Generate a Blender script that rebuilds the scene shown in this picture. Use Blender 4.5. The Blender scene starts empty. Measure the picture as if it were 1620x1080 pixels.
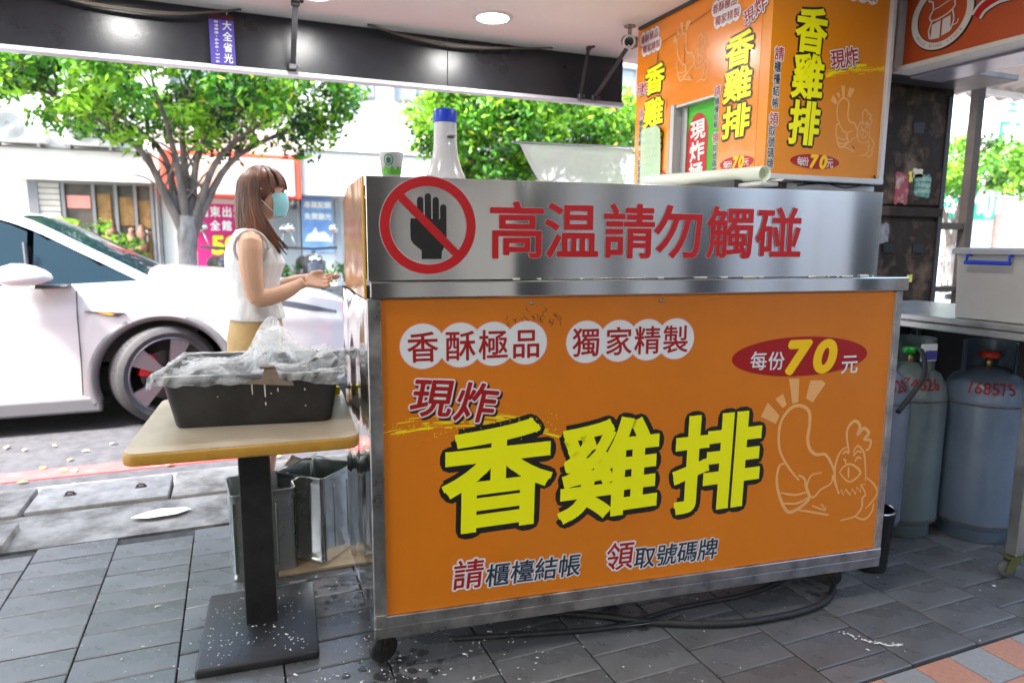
import bpy, bmesh, math, random
from mathutils import Vector, Matrix, noise
random.seed(7)
sc = bpy.context.scene
COL = sc.collection
R = math.radians
# ------------------------------------------------------------------ camera
cam_d = bpy.data.cameras.new('camera'); cam = bpy.data.objects.new('camera', cam_d); COL.objects.link(cam)
cam_d.sensor_width = 36.0; cam_d.lens = 24.0; cam_d.clip_start = 0.05; cam_d.clip_end = 500
cam.matrix_world = Matrix(((0.92599564, 0.04840255, -0.37441857, 0.0),
                           (-0.377484, 0.1348763, -0.91614094, 0.0),
                           (0.00615664, 0.98967953, 0.14316606, 1.3),
                           (0, 0, 0, 1)))
cam_d.dof.use_dof = True; cam_d.dof.focus_distance = 2.25; cam_d.dof.aperture_fstop = 2.6
sc.camera = cam
# ------------------------------------------------------------------ sky, sun, exposure
SUN_EL, SUN_AZ = 56.0, 252.0      # azimuth clockwise from +Y: high sun over the street, to the left
w = bpy.data.worlds.new('World'); sc.world = w; w.use_nodes = True
nt = w.node_tree; nt.nodes.clear()
out = nt.nodes.new('ShaderNodeOutputWorld'); bg = nt.nodes.new('ShaderNodeBackground')
sky = nt.nodes.new('ShaderNodeTexSky'); sky.sky_type = 'NISHITA'; sky.sun_disc = False
sky.sun_elevation = R(SUN_EL); sky.sun_rotation = R(SUN_AZ); sky.dust_density = 3.0; sky.air_density = 1.2
bg.inputs['Strength'].default_value = 0.15
nt.links.new(sky.outputs[0], bg.inputs[0]); nt.links.new(bg.outputs[0], out.inputs[0])
sun_d = bpy.data.lights.new('sun', 'SUN'); sun_d.energy = 3.6; sun_d.angle = R(12); sun_d.color = (1.0, 0.96, 0.9)
sun = bpy.data.objects.new('sun', sun_d); COL.objects.link(sun)
az = R(SUN_AZ); el = R(SUN_EL)
sdir = Vector((math.sin(az) * math.cos(el), math.cos(az) * math.cos(el), math.sin(el)))
sun.rotation_euler = sdir.to_track_quat('Z', 'Y').to_euler(); sun.location = (0, 0, 20)
sc.view_settings.view_transform = 'Standard'; sc.view_settings.look = 'None'
sc.view_settings.gamma = 1.0; sc.view_settings.use_curve_mapping = False
sc.view_settings.exposure = 2.88
sc.cycles.max_bounces = 8; sc.cycles.transparent_max_bounces = 12
LAMP = 30.0
# ------------------------------------------------------------------ helpers
def srgb(r, g, b):
    f = lambda c: (c / 255 / 12.92) if c / 255 <= 0.04045 else ((c / 255 + 0.055) / 1.055) ** 2.4
    return (f(r), f(g), f(b))
_m = {}
def mat(name, col=(.5, .5, .5), rough=.5, metal=0., vary=0., vscale=6., bump=0., bscale=60., col2=None, stretch=(1, 1, 1),
        alpha=1., trans=0., coat=0., emit=0., rvar=0., orand=0., spec=.5, lo=.35, hi=.65, detail=5., bdist=.004, bdet=4):
    if name in _m: return _m[name]
    m = bpy.data.materials.new(name); m.use_nodes = True; n = m.node_tree; L = n.links
    p = n.nodes['Principled BSDF']
    p.inputs['Base Color'].default_value = (*col, 1); p.inputs['Roughness'].default_value = rough
    p.inputs['Metallic'].default_value = metal; p.inputs['Alpha'].default_value = alpha
    p.inputs['Transmission Weight'].default_value = trans; p.inputs['Coat Weight'].default_value = coat
    p.inputs['Specular IOR Level'].default_value = spec
    if emit: p.inputs['Emission Color'].default_value = (*col, 1); p.inputs['Emission Strength'].default_value = emit
    tc = n.nodes.new('ShaderNodeTexCoord'); mp = n.nodes.new('ShaderNodeMapping'); mp.inputs['Scale'].default_value = stretch
    L.new(tc.outputs['Object'], mp.inputs['Vector'])
    if vary or col2 or rvar:
        t = n.nodes.new('ShaderNodeTexNoise'); t.inputs['Scale'].default_value = vscale; t.inputs['Detail'].default_value = detail
        t.inputs['Roughness'].default_value = .65
        L.new(mp.outputs[0], t.inputs['Vector'])
        cr = n.nodes.new('ShaderNodeValToRGB'); cr.color_ramp.elements[0].position = lo; cr.color_ramp.elements[1].position = hi
        c2 = col2 if col2 else tuple(min(1, c * (1 + vary)) for c in col)
        c1 = col if col2 else tuple(c * (1 - vary) for c in col)
        cr.color_ramp.elements[0].color = (*c1, 1); cr.color_ramp.elements[1].color = (*c2, 1)
        L.new(t.outputs['Fac'], cr.inputs[0])
        src = cr.outputs[0]
        if orand:
            oi = n.nodes.new('ShaderNodeObjectInfo'); mr = n.nodes.new('ShaderNodeMapRange')
            mr.inputs[3].default_value = 1 - orand; mr.inputs[4].default_value = 1 + orand
            L.new(oi.outputs['Random'], mr.inputs[0])
            hs = n.nodes.new('ShaderNodeHueSaturation'); L.new(mr.outputs[0], hs.inputs['Value']); L.new(src, hs.inputs['Color']); src = hs.outputs[0]
        L.new(src, p.inputs['Base Color'])
        if rvar:
            mr = n.nodes.new('ShaderNodeMapRange'); mr.inputs[3].default_value = max(0, rough - rvar); mr.inputs[4].default_value = min(1, rough + rvar)
            mr.inputs[1].default_value = .3; mr.inputs[2].default_value = .7
            L.new(t.outputs['Fac'], mr.inputs[0]); L.new(mr.outputs[0], p.inputs['Roughness'])
    if bump:
        t = n.nodes.new('ShaderNodeTexNoise'); t.inputs['Scale'].default_value = bscale; t.inputs['Detail'].default_value = bdet
        L.new(mp.outputs[0], t.inputs['Vector'])
        b = n.nodes.new('ShaderNodeBump'); b.inputs['Strength'].default_value = bump; b.inputs['Distance'].default_value = bdist
        L.new(t.outputs['Fac'], b.inputs['Height']); L.new(b.outputs[0], p.inputs['Normal'])
    _m[name] = m
    return m
def tag(o, label=None, cat=None, group=None, kind=None):
    if label: o['label'] = label
    if cat: o['category'] = cat
    if group: o['group'] = group
    if kind: o['kind'] = kind
    return o
def empty(name, label, cat, loc=(0, 0, 0), rz=0., group=None):
    o = bpy.data.objects.new(name, None); COL.objects.link(o); o.empty_display_size = .1
    o.location = loc; o.rotation_euler = (0, 0, rz)
    return tag(o, label, cat, group)
class MB:
    def __init__(s): s.v = []; s.f = []; s.mi = []
    def add(s, vs, fs, mi=0):
        o = len(s.v); s.v += [tuple(v) for v in vs]; s.f += [tuple(i + o for i in f) for f in fs]; s.mi += [mi] * len(fs); return s
    def box(s, c, d, mi=0, rz=0., M=None):
        hx, hy, hz = d[0] / 2, d[1] / 2, d[2] / 2
        vs = [Vector((x, y, z)) for x in (-hx, hx) for y in (-hy, hy) for z in (-hz, hz)]
        if M is not None: vs = [M @ v for v in vs]
        if rz: q = Matrix.Rotation(rz, 3, 'Z'); vs = [q @ v for v in vs]
        vs = [v + Vector(c) for v in vs]
        return s.add(vs, [(0, 1, 3, 2), (4, 6, 7, 5), (0, 4, 5, 1), (2, 3, 7, 6), (0, 2, 6, 4), (1, 5, 7, 3)], mi)
    def rbox(s, c, d, b=.004, seg=2, mi=0, rz=0., M=None):
        bm = bmesh.new(); bmesh.ops.create_cube(bm, size=1); bmesh.ops.scale(bm, vec=d, verts=bm.verts)
        bmesh.ops.bevel(bm, geom=bm.edges[:], offset=b, segments=seg, affect='EDGES', profile=.5)
        if M is not None: bmesh.ops.transform(bm, matrix=M.to_4x4(), verts=bm.verts)
        if rz: bmesh.ops.rotate(bm, cent=(0, 0, 0), matrix=Matrix.Rotation(rz, 3, 'Z'), verts=bm.verts)
        bmesh.ops.translate(bm, vec=c, verts=bm.verts); bm.verts.index_update()
        s.add([v.co.copy() for v in bm.verts], [[v.index for v in f.verts] for f in bm.faces], mi); bm.free(); return s
    def quad(s, a, b, c, d, mi=0): return s.add([a, b, c, d], [(0, 1, 2, 3)], mi)
    def tube(s, pts, r, n=8, mi=0, caps=True, closed=False):
        pts = [Vector(p) for p in pts]; k = len(pts); rr = r if isinstance(r, (list, tuple)) else [r] * k
        vs = []; up = None
        for i, p in enumerate(pts):
            if closed: t = pts[(i + 1) % k] - pts[i - 1]
            else: t = pts[min(i + 1, k - 1)] - pts[max(i - 1, 0)]
            if t.length < 1e-9: t = Vector((0, 0, 1))
            t.normalize()
            if up is None: up = Vector((0, 0, 1)) if abs(t.z) < .9 else Vector((1, 0, 0))
            a = t.cross(up)
            if a.length < 1e-6: a = t.orthogonal()
            a.normalize(); b = a.cross(t).normalized(); up = b
            for j in range(n):
                th = 2 * math.pi * j / n; vs.append(p + (a * math.cos(th) + b * math.sin(th)) * rr[i])
        fs = []
        for i in range(k if closed else k - 1):
            for j in range(n):
                i2 = (i + 1) % k
                fs.append((i * n + j, i * n + (j + 1) % n, i2 * n + (j + 1) % n, i2 * n + j))
        if caps and not closed: fs.append(tuple(range(n))[::-1]); fs.append(tuple((k - 1) * n + j for j in range(n)))
        return s.add(vs, fs, mi)
    def lathe(s, prof, n=24, c=(0, 0, 0), M=None, mi=0, capa=False, capb=False):
        vs = []; fs = []
        for r, z in prof:
            for j in range(n):
                th = 2 * math.pi * j / n; v = Vector((r * math.cos(th), r * math.sin(th), z))
                if M is not None: v = M @ v
                vs.append(v + Vector(c))
        for i in range(len(prof) - 1):
            for j in range(n): fs.append((i * n + j, i * n + (j + 1) % n, (i + 1) * n + (j + 1) % n, (i + 1) * n + j))
        if capa: fs.append(tuple(range(n))[::-1])
        if capb: fs.append(tuple((len(prof) - 1) * n + j for j in range(n)))
        return s.add(vs, fs, mi)
    def prism(s, poly, fn, d0, d1, mi=0):
        # poly: 2D points, fn(a, b, d) -> 3D, front face at depth d0, back at d1
        n = len(poly); vs = [fn(a, b, d0) for a, b in poly] + [fn(a, b, d1) for a, b in poly]
        fs = [tuple(range(n)), tuple(range(2 * n - 1, n - 1, -1))] + [(i, i + n, (i + 1) % n + n, (i + 1) % n) for i in range(n)]
        return s.add(vs, fs, mi)
    def build(s, name, m, parent=None, smooth=False, angle=None):
        me = bpy.data.meshes.new(name); me.from_pydata(s.v, [], s.f)
        ms = m if isinstance(m, (list, tuple)) else [m]
        for x in ms: me.materials.append(x)
        if len(ms) > 1: me.polygons.foreach_set('material_index', s.mi)
        if smooth:
            me.polygons.foreach_set('use_smooth', [True] * len(me.polygons))
            if angle is not None: me.set_sharp_from_angle(angle=R(angle))
        me.update()
        o = bpy.data.objects.new(name, me); COL.objects.link(o)
        if parent is not None: o.parent = parent
        return o
def dup(root, loc=None, rz=None, **kw):
    r = root.copy(); COL.objects.link(r)
    if loc is not None: r.location = loc
    if rz is not None: r.rotation_euler = (0, 0, rz)
    tag(r, **kw)
    for ch in [o for o in bpy.data.objects if o.parent == root]:
        c = ch.copy(); COL.objects.link(c); c.parent = r
        for g in [o for o in bpy.data.objects if o.parent == ch]:
            d = g.copy(); COL.objects.link(d); d.parent = c
    return r
def spline(pts, k=5):
    P = [Vector(p) for p in pts]; o = []
    for i in range(len(P) - 1):
        a, b, c, d = P[max(i - 1, 0)], P[i], P[i + 1], P[min(i + 2, len(P) - 1)]
        for j in range(k):
            t = j / k; o.append(.5 * ((2 * b) + (c - a) * t + (2 * a - 5 * b + 4 * c - d) * t * t + (3 * b - a - 3 * c + d) * t ** 3))
    o.append(P[-1]); return o
# ------------------------------------------------------------------ lettering
_tc = bpy.data.curves.new('glyph_source', 'FONT'); _to = bpy.data.objects.new('glyph_source', _tc); COL.objects.link(_to)
_g = {}
def glyph(ch):
    if ch in _g: return _g[ch]
    _tc.body = ch; _tc.size = 1; _tc.resolution_u = 3
    bpy.context.view_layer.update(); dg = bpy.context.evaluated_depsgraph_get()
    me = bpy.data.meshes.new_from_object(_to.evaluated_get(dg))
    vs = [(v.co.x, v.co.y) for v in me.vertices]; fs = [tuple(p.vertices) for p in me.polygons]
    cu = _to.to_curve(dg); cs = []
    for sp in cu.splines:
        bp = sp.bezier_points; n = len(bp); pl = []
        for i in range(n):
            a, b = bp[i], bp[(i + 1) % n]
            p0, p1, p2, p3 = a.co, a.handle_right, b.handle_left, b.co
            d = (p3 - p0)
            st = 1 if d.length < .02 or (abs(d.cross(p1 - p0).z) < 1e-4 and abs(d.cross(p2 - p0).z) < 1e-4) else 4
            for j in range(st):
                t = j / st; q = p0 * (1 - t) ** 3 + p1 * 3 * t * (1 - t) ** 2 + p2 * 3 * t * t * (1 - t) + p3 * t ** 3
                pl.append((q.x, q.y))
        cs.append(pl)
    _to.to_curve_clear(); bpy.data.meshes.remove(me)
    if ord(ch) > 0x2e80: cx, cy, s = .5, .378, 1 / .93
    else:
        xs = [v[0] for v in vs]; ys = [v[1] for v in vs]; cx = (min(xs) + max(xs)) / 2; cy = (min(ys) + max(ys)) / 2; s = 1 / max(.2, max(ys) - min(ys))
        if ch in '-~.': s = 1.4
    nv = [((x - cx) * s, (y - cy) * s) for x, y in vs]; nc = [[((x - cx) * s, (y - cy) * s) for x, y in c] for c in cs]
    _g[ch] = (nv, fs, nc); return _g[ch]
def front(a, b, d): return (a, -d, b)
_j = [0]
def put(mb, ch, x, z, w, h, layers, fn=front, rot=0., shear=0., seg=6):
    """layers: (material index, outline radius in em, depth, dx, dz)"""
    vs, fs, cs = glyph(ch); cr, sr = math.cos(rot), math.sin(rot)
    def loc(px, py, dx, dz):
        px, py = px * w + shear * py * h, py * h
        return x + dx + px * cr - py * sr, z + dz + px * sr + py * cr
    for lay in layers:
        mi, r, d, dx, dz = lay[:5]; sq = len(lay) > 5
        mb.add([fn(*loc(px, py, dx, dz), d) for px, py in vs], fs, mi)
        if r <= 0: continue
        rr = r * (w + h) / 2
        for c in cs:
            P = [loc(px, py, dx, dz) for px, py in c]; n = len(P)
            for i in range(n):
                a, b = P[i], P[(i + 1) % n]; _j[0] = (_j[0] + 1) % 9; dj = d - 2e-5 * (1 + _j[0])
                tx, tz = b[0] - a[0], b[1] - a[1]; l = math.hypot(tx, tz)
                if l < 1e-7: continue
                nx, nz = -tz / l * rr, tx / l * rr
                if sq and l > rr * .9:
                    ex_, ez_ = tx / l * rr, tz / l * rr; a = (a[0] - ex_, a[1] - ez_); b = (b[0] + ex_, b[1] + ez_)
                mb.add([fn(a[0] + nx, a[1] + nz, dj), fn(b[0] + nx, b[1] + nz, dj), fn(b[0] - nx, b[1] - nz, dj), fn(a[0] - nx, a[1] - nz, dj)], [(0, 1, 2, 3)], mi)
                if l > rr * .25 and not (sq and l > rr * .9):
                    mb.add([fn(a[0] + rr * math.cos(6.2832 * k / seg), a[1] + rr * math.sin(6.2832 * k / seg), dj - 1e-5) for k in range(seg)], [tuple(range(seg))], mi)
def ribbon(mb, pts, wd, d, fn=front, mi=0, k=5, smooth=True, taper=True):
    P = [tuple(p)[:2] for p in spline([(x, z, 0) for x, z in pts], k)] if smooth else pts
    n = len(P); L = []; Rr = []
    for i, p in enumerate(P):
        a = P[max(i - 1, 0)]; b = P[min(i + 1, n - 1)]; tx, tz = b[0] - a[0], b[1] - a[1]; l = math.hypot(tx, tz) or 1
        ww = wd * (.55 + .45 * math.sin(math.pi * i / (n - 1)) if taper else 1) / 2
        L.append(fn(p[0] - tz / l * ww, p[1] + tx / l * ww, d)); Rr.append(fn(p[0] + tz / l * ww, p[1] - tx / l * ww, d))
    mb.add(L + Rr, [(i, i + 1, n + i + 1, n + i) for i in range(n - 1)], mi)
def disc(mb, x, z, rx, rz_, d, fn=front, mi=0, n=40):
    mb.add([fn(x + rx * math.cos(6.28318 * k / n), z + rz_ * math.sin(6.28318 * k / n), d) for k in range(n)], [tuple(range(n))], mi)
CH = {
'body': [(1.476, 0.48), (1.431, 0.529), (1.393, 0.587), (1.381, 0.642), (1.388, 0.701), (1.421, 0.742), (1.461, 0.75), (1.497, 0.727), (1.504, 0.682), (1.5, 0.628), (1.514, 0.588), (1.541, 0.569), (1.58, 0.565), (1.61, 0.525), (1.626, 0.489), (1.622, 0.475), (1.648, 0.416)],
'head': [(1.649, 0.413), (1.627, 0.478), (1.626, 0.529), (1.644, 0.573), (1.672, 0.587)], 'head2': [(1.697, 0.563), (1.715, 0.587), (1.744, 0.559), (1.757, 0.501), (1.762, 0.451)],
'comb': [(1.681, 0.564), (1.666, 0.616), (1.666, 0.655), (1.693, 0.68), (1.718, 0.66), (1.711, 0.629), (1.735, 0.651), (1.759, 0.632), (1.742, 0.61), (1.77, 0.603), (1.766, 0.574), (1.75, 0.567)],
'beak': [(1.645, 0.493), (1.662, 0.515), (1.695, 0.52), (1.737, 0.485), (1.691, 0.455), (1.645, 0.493)], 'beakl': [(1.682, 0.513), (1.686, 0.47)],
'eye1': [(1.657, 0.543), (1.667, 0.537), (1.668, 0.523)], 'eye2': [(1.698, 0.551), (1.717, 0.567), (1.734, 0.56)], 'eye3': [(1.707, 0.528), (1.719, 0.544), (1.736, 0.537)], 'brow': [(1.652, 0.561), (1.667, 0.571), (1.678, 0.559)],
'beard': [(1.649, 0.413), (1.657, 0.43), (1.669, 0.408), (1.677, 0.428), (1.699, 0.405), (1.706, 0.428), (1.722, 0.406), (1.726, 0.432), (1.745, 0.41), (1.742, 0.439), (1.762, 0.44)],
'wing': [(1.411, 0.547), (1.39, 0.538), (1.384, 0.488), (1.401, 0.426), (1.433, 0.372), (1.469, 0.371), (1.523, 0.408), (1.506, 0.455), (1.498, 0.484), (1.471, 0.5)],
'st1': [(1.403, 0.442), (1.464, 0.428), (1.514, 0.435)], 'st2': [(1.415, 0.402), (1.473, 0.396), (1.522, 0.414)],
'tail': [(1.569, 0.5), (1.528, 0.495), (1.512, 0.466), (1.514, 0.432), (1.541, 0.412), (1.571, 0.438), (1.612, 0.457), (1.616, 0.49)],
'foot': [(1.468, 0.374), (1.566, 0.35), (1.613, 0.338)], 'foot2': [(1.537, 0.381), (1.597, 0.358), (1.576, 0.383), (1.6, 0.363)],
'arm': [(1.762, 0.466), (1.796, 0.44), (1.819, 0.406), (1.803, 0.375), (1.772, 0.346)],
'arm2': [(1.745, 0.439), (1.766, 0.402), (1.754, 0.386), (1.754, 0.351), (1.726, 0.321), (1.664, 0.312)], 'arm3': [(1.726, 0.321), (1.769, 0.305), (1.8, 0.328), (1.807, 0.363)]}
CR = [[(1.329, 0.769), (1.379, 0.719), (1.366, 0.691), (1.305, 0.72)], [(1.358, 0.779), (1.388, 0.796), (1.405, 0.756), (1.39, 0.745)], [(1.407, 0.847), (1.449, 0.845), (1.451, 0.763), (1.427, 0.758)], [(1.494, 0.837), (1.541, 0.835), (1.558, 0.823), (1.51, 0.758), (1.481, 0.774)]]
def chicken(mb, cx, cz, s, d, fn, mi):
    f = lambda p: (cx + (p[0] - 1.58) * s, cz + (p[1] - .56) * s)
    for i, (k, pts) in enumerate(CH.items()):
        ribbon(mb, [f(p) for p in pts], (.0125 if k in ('body', 'comb', 'wing') else .0085) * (s if s > .9 else s * 1.35), d + i * 2e-5, fn, mi, smooth=k not in ('beard',))
    for p in CR: mb.add([fn(*f(q), d) for q in p], [tuple(range(len(p)))], mi)
# ------------------------------------------------------------------ shared materials
def aniso(m, a=.7, t=(0, 0, 1)):
    n = m.node_tree; c = n.nodes.new('ShaderNodeCombineXYZ'); v = n.nodes.new('ShaderNodeVectorTransform'); v.vector_type = 'VECTOR'; v.convert_from = 'OBJECT'; v.convert_to = 'WORLD'
    for i in range(3): c.inputs[i].default_value = t[i]
    n.links.new(c.outputs[0], v.inputs[0]); p = n.nodes['Principled BSDF']; n.links.new(v.outputs[0], p.inputs['Tangent']); p.inputs['Anisotropic'].default_value = a; return m
STEEL = aniso(mat('brushed_steel', (.62, .62, .61), .16, 1., stretch=(2.6, 1, .12), bump=.7, bscale=1.3, bdist=.03, bdet=0))
STEELF = mat('worn_steel_frame', (.42, .41, .40), .36, 1., vary=.3, vscale=12, bump=.15, bscale=30, rvar=.12)
MIRROR = mat('dented_polished_steel', (.62, .62, .61), .10, 1., vary=.08, vscale=4, bump=.9, bscale=5, bdist=.012, stretch=(1, 1, .5), bdet=1)
ORANGE = mat('orange_print', srgb(218, 122, 9), .42, vary=.06, vscale=1.6, bump=.04, bscale=300, coat=.1)
YELLOW = mat('yellow_print', srgb(250, 250, 0), .4)
BLACK = mat('black_print', (.012, .012, .012), .4)
RED = mat('red_print', srgb(190, 12, 22), .4)
DRED = mat('dark_red_print', srgb(165, 14, 16), .4)
WHITE = mat('white_print', (.78, .80, .80), .4)
PINK = mat('pale_pink_print', srgb(238, 150, 150), .4)
CREAM = mat('cream_print', srgb(240, 178, 108), .45)
DGREY = mat('slate_print', srgb(38, 46, 60), .4)
LGREY = mat('pale_grey_print', srgb(160, 172, 184), .4)
GOLD = mat('golden_print', srgb(255, 205, 0), .4)
BLKPL = mat('black_rubber', (.018, .018, .019), .55, vary=.3, vscale=30, bump=.15, bscale=90)
DARKM = mat('dark_painted_metal', (.045, .045, .05), .42, vary=.3, vscale=10, bump=.1, bscale=60)
def translucent(m, fac):
    n = m.node_tree; p = n.nodes['Principled BSDF']; t = n.nodes.new('ShaderNodeBsdfTranslucent'); x = n.nodes.new('ShaderNodeMixShader'); x.inputs[0].default_value = fac
    a = n.nodes.new('ShaderNodeMixShader'); tr = n.nodes.new('ShaderNodeBsdfTransparent'); al = p.inputs['Alpha'].default_value; p.inputs['Alpha'].default_value = 1; a.inputs[0].default_value = al
    t.inputs[0].default_value = p.inputs['Base Color'].default_value; n.links.new(p.outputs[0], x.inputs[1]); n.links.new(t.outputs[0], x.inputs[2]); n.links.new(tr.outputs[0], a.inputs[1]); n.links.new(x.outputs[0], a.inputs[2])
    n.links.new(a.outputs[0], [k for k in n.nodes if k.type == 'OUTPUT_MATERIAL'][0].inputs[0]); return m
def sgn(mi_fill, mi_out, base=.0015, r1=.0, r2=.05): return [(mi_out, r2, base, 0, 0), (mi_fill, r1, base + .001, 0, 0)]
# ================================================================== SETTING
concrete = mat('kerb_concrete', (.085, .08, .07), .85, col2=(.27, .26, .24), vscale=5, detail=9, lo=.36, hi=.62, bump=.6, bscale=50)
asphalt = mat('asphalt', (.028, .028, .034), .8, col2=(.055, .055, .062), vscale=14, bump=.7, bscale=120)
paver = mat('grey_paver', (.095, .097, .1), .30, col2=(.15, .152, .156), vscale=4, bump=.3, bscale=140, orand=.16, rvar=.12, bdist=.002)
grout = mat('grout', (.035, .035, .036), .9, vary=.4, vscale=30)
terra = mat('terracotta_paver', srgb(190, 138, 116), .65, vary=.12, vscale=60, bump=.3, bscale=200, orand=.07)
lpav = mat('pale_grey_paver', (.30, .31, .31), .65, vary=.12, vscale=80, bump=.3, bscale=200, orand=.06)
mb = MB(); mb.box((0, 0, -.56), (400, 400, .9)); ground = tag(mb.build('ground', mat('far_ground', (.12, .12, .12), .9, vary=.2)), kind='structure')
mb = MB(); mb.box((0, 7.6, -.13), (120, 6.9, .06)); road = tag(mb.build('road', asphalt), kind='structure')
mb = MB(); mb.box((-1.0, .06, -.06), (16, 6.5, .09))
sidewalk = tag(mb.build('sidewalk', grout), kind='structure')
def tile_mesh(name, sx, sy, m, ch):
    b = MB(); hx, hy = sx / 2 - .0022, sy / 2 - .0015
    ix, iy = hx - .0025, hy - ch
    vs = [(-hx, -hy, -.02), (hx, -hy, -.02), (hx, hy, -.02), (-hx, hy, -.02), (-hx, -hy, -.0025), (hx, -hy, -.0025), (hx, hy, -.0025), (-hx, hy, -.0025),
          (-ix, -iy, 0), (ix, -iy, 0), (ix, iy, 0), (-ix, iy, 0)]
    fs = [(0, 1, 5, 4), (1, 2, 6, 5), (2, 3, 7, 6), (3, 0, 4, 7), (4, 5, 9, 8), (5, 6, 10, 9), (6, 7, 11, 10), (7, 4, 8, 11), (8, 9, 10, 11)]
    b.add(vs, fs); return b.build(name, m, sidewalk)
t0 = tile_mesh('paving_tile', .303, .147, paver, .006); first = True
for i in range(20):
    x = -1.73 + i * .3035; off = (i * .0613) % .147
    for j in range(14):
        y = 1.42 + j * .147 + off
        if y + .0735 > 3.335 or (i > 15 and j > 11): continue
        if j == 0 and off > .012:
            o = t0.copy(); COL.objects.link(o); o.location = (x + .15, 1.3455 + off / 2, .004); o.scale = (1, off / .147, 1)
        o = t0 if first else t0.copy()
        if not first: COL.objects.link(o)
        first = False
        o.location = (x + .15, y, .004 + random.uniform(-.0008, .0008)); o.rotation_euler = (random.uniform(-.003, .003), random.uniform(-.003, .003), 0)
ta = tile_mesh('paving_tile', .15, .15, terra, .003); tb = tile_mesh('paving_tile', .15, .15, lpav, .003); fa = fb = True
for i in range(20):
    for j in range(4):
        x = 2.128 - .149 * 8 + i * .149; y = 1.26 - j * .15; red = (i + j) % 2 == 1
        src = ta if red else tb; ff = fa if red else fb
        o = src if ff else src.copy()
        if not ff: COL.objects.link(o)
        if red: fa = False
        else: fb = False
        o.location = (x - .149 * 0, y, .004)
mb = MB()   # pavers joined beyond the picture
for i in range(-34, 30):
    for j in range(-14, 15):
        x = -1.73 + i * .3035; y = 1.42 + j * .147
        if -1.74 < x < 4.3 and y > .6: continue
        if y > 3.28 or y < -2.6 or x > 6.5: continue
        mb.rbox((x + .15, y, -.006), (.297, .142, .018), .003, 1)
tag(mb.build('paver_field', paver, sidewalk), kind='stuff')
# kerb line
kerb = MB(); kerb.box((0, 3.53, -.07), (120, .42, .13)); kerb.box((0, 4.30, -.11), (120, .28, .05))
kerb = tag(kerb.build('kerb_bed', concrete), kind='structure')
def stone(cx, cy, sx, sy, h=.012, m=concrete):
    b = MB(); b.rbox((0, 0, -.06), (sx, sy, .12 + h), .012, 2); o = b.build('kerb_stone', m, kerb, True, 40); o.location = (cx, cy, h / 2 + .002); return o
for cx, sx in ((-4.6, 1.6), (-3.0, 1.55), (-1.6, 1.2), (.0 + .13, .95), (1.1, .95), (2.1, .98), (3.2, 1.1), (4.5, 1.4), (6.0, 1.5), (7.6, 1.6)):
    stone(cx, 3.93, sx, .40)
stone(-1.6, 3.45, 1.3, .26, .03)
cov = stone(-.67, 3.93, .62, .36, .014, mat('drain_cover', (.16, .155, .145), .8, col2=(.30, .295, .28), vscale=9, bump=.5, bscale=60))
cov.name = 'drain_cover'
rust = mat('rust', (.10, .035, .015), .9, vary=.5, vscale=40)
b = MB(); b.tube([(-.66, 3.93, .012), (-.645, 3.93, .035), (-.62, 3.93, .035), (-.605, 3.93, .012)], .006, 6)
for k, (hx) in enumerate((-.15, .17)):
    q = MB(); q.rbox((hx, 0, .005), (.06, .04, .012), .008, 2); h = q.build('lifting_slot', BLKPL, cov)
    q = MB(); q.tube([(hx - .02, .002, .012), (hx - .01, 0, .024), (hx + .014, -.004, .022), (hx + .022, -.004, .012)], .005, 6); q.build('lifting_ring', rust, cov, True)
mb = MB(); mb.box((0, 4.72, -.0965), (120, .19, .006)); tag(mb.build('red_kerb_line', mat('worn_red_paint', srgb(200, 66, 66), .7, col2=srgb(150, 96, 92), vscale=9, lo=.5, hi=.8)), kind='structure')
mb = MB(); mb.box((0, 10.15, -.0965), (120, .14, .006)); tag(mb.build('far_red_line', _m['worn_red_paint']), kind='structure')
mb = MB(); mb.box((0, 7.35, -.0965), (120, .1, .006)); tag(mb.build('centre_line', mat('yellow_road_paint', (.6, .45, .06), .7, vary=.3)), kind='structure')
mb = MB(); mb.box((0, 12.3, -.06), (120, 3.4, .13)); tag(mb.build('opposite_sidewalk', mat('far_pavement', (.26, .25, .24), .8, vary=.15, vscale=3, bump=.3)), kind='structure')
mb = MB(); random.seed(12); P = [(-.50, 3.50), (-.42, 3.46), (-.30, 3.47), (-.24, 3.53), (-.27, 3.57), (-.38, 3.58), (-.46, 3.55)]
mb.add([(x, y, .006 + .012 * random.random()) for x, y in P] + [(-.36, 3.52, .03)], [(i, (i + 1) % 7, 7) for i in range(7)])
tag(mb.build('paper_scrap', WHITE), 'crumpled white paper scrap lying on the dirty kerb strip', 'paper scrap')
mb = MB(); random.seed(33)  # greasy spots at the casters, also painting in shade under the cart
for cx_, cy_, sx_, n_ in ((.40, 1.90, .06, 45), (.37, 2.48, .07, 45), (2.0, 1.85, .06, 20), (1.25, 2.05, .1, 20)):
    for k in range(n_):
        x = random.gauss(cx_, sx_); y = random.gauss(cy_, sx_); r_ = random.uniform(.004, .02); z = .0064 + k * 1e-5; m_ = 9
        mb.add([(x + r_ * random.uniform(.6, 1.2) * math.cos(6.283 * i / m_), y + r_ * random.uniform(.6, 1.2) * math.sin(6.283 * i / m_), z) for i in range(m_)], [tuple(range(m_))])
tag(mb.build('grease_shade_spots', mat('floor_grease_shade', (.045, .044, .044), .35)), 'dark greasy spots round the casters, also standing in for shade on the floor under the stall', 'dark floor spots', kind='stuff')
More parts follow.
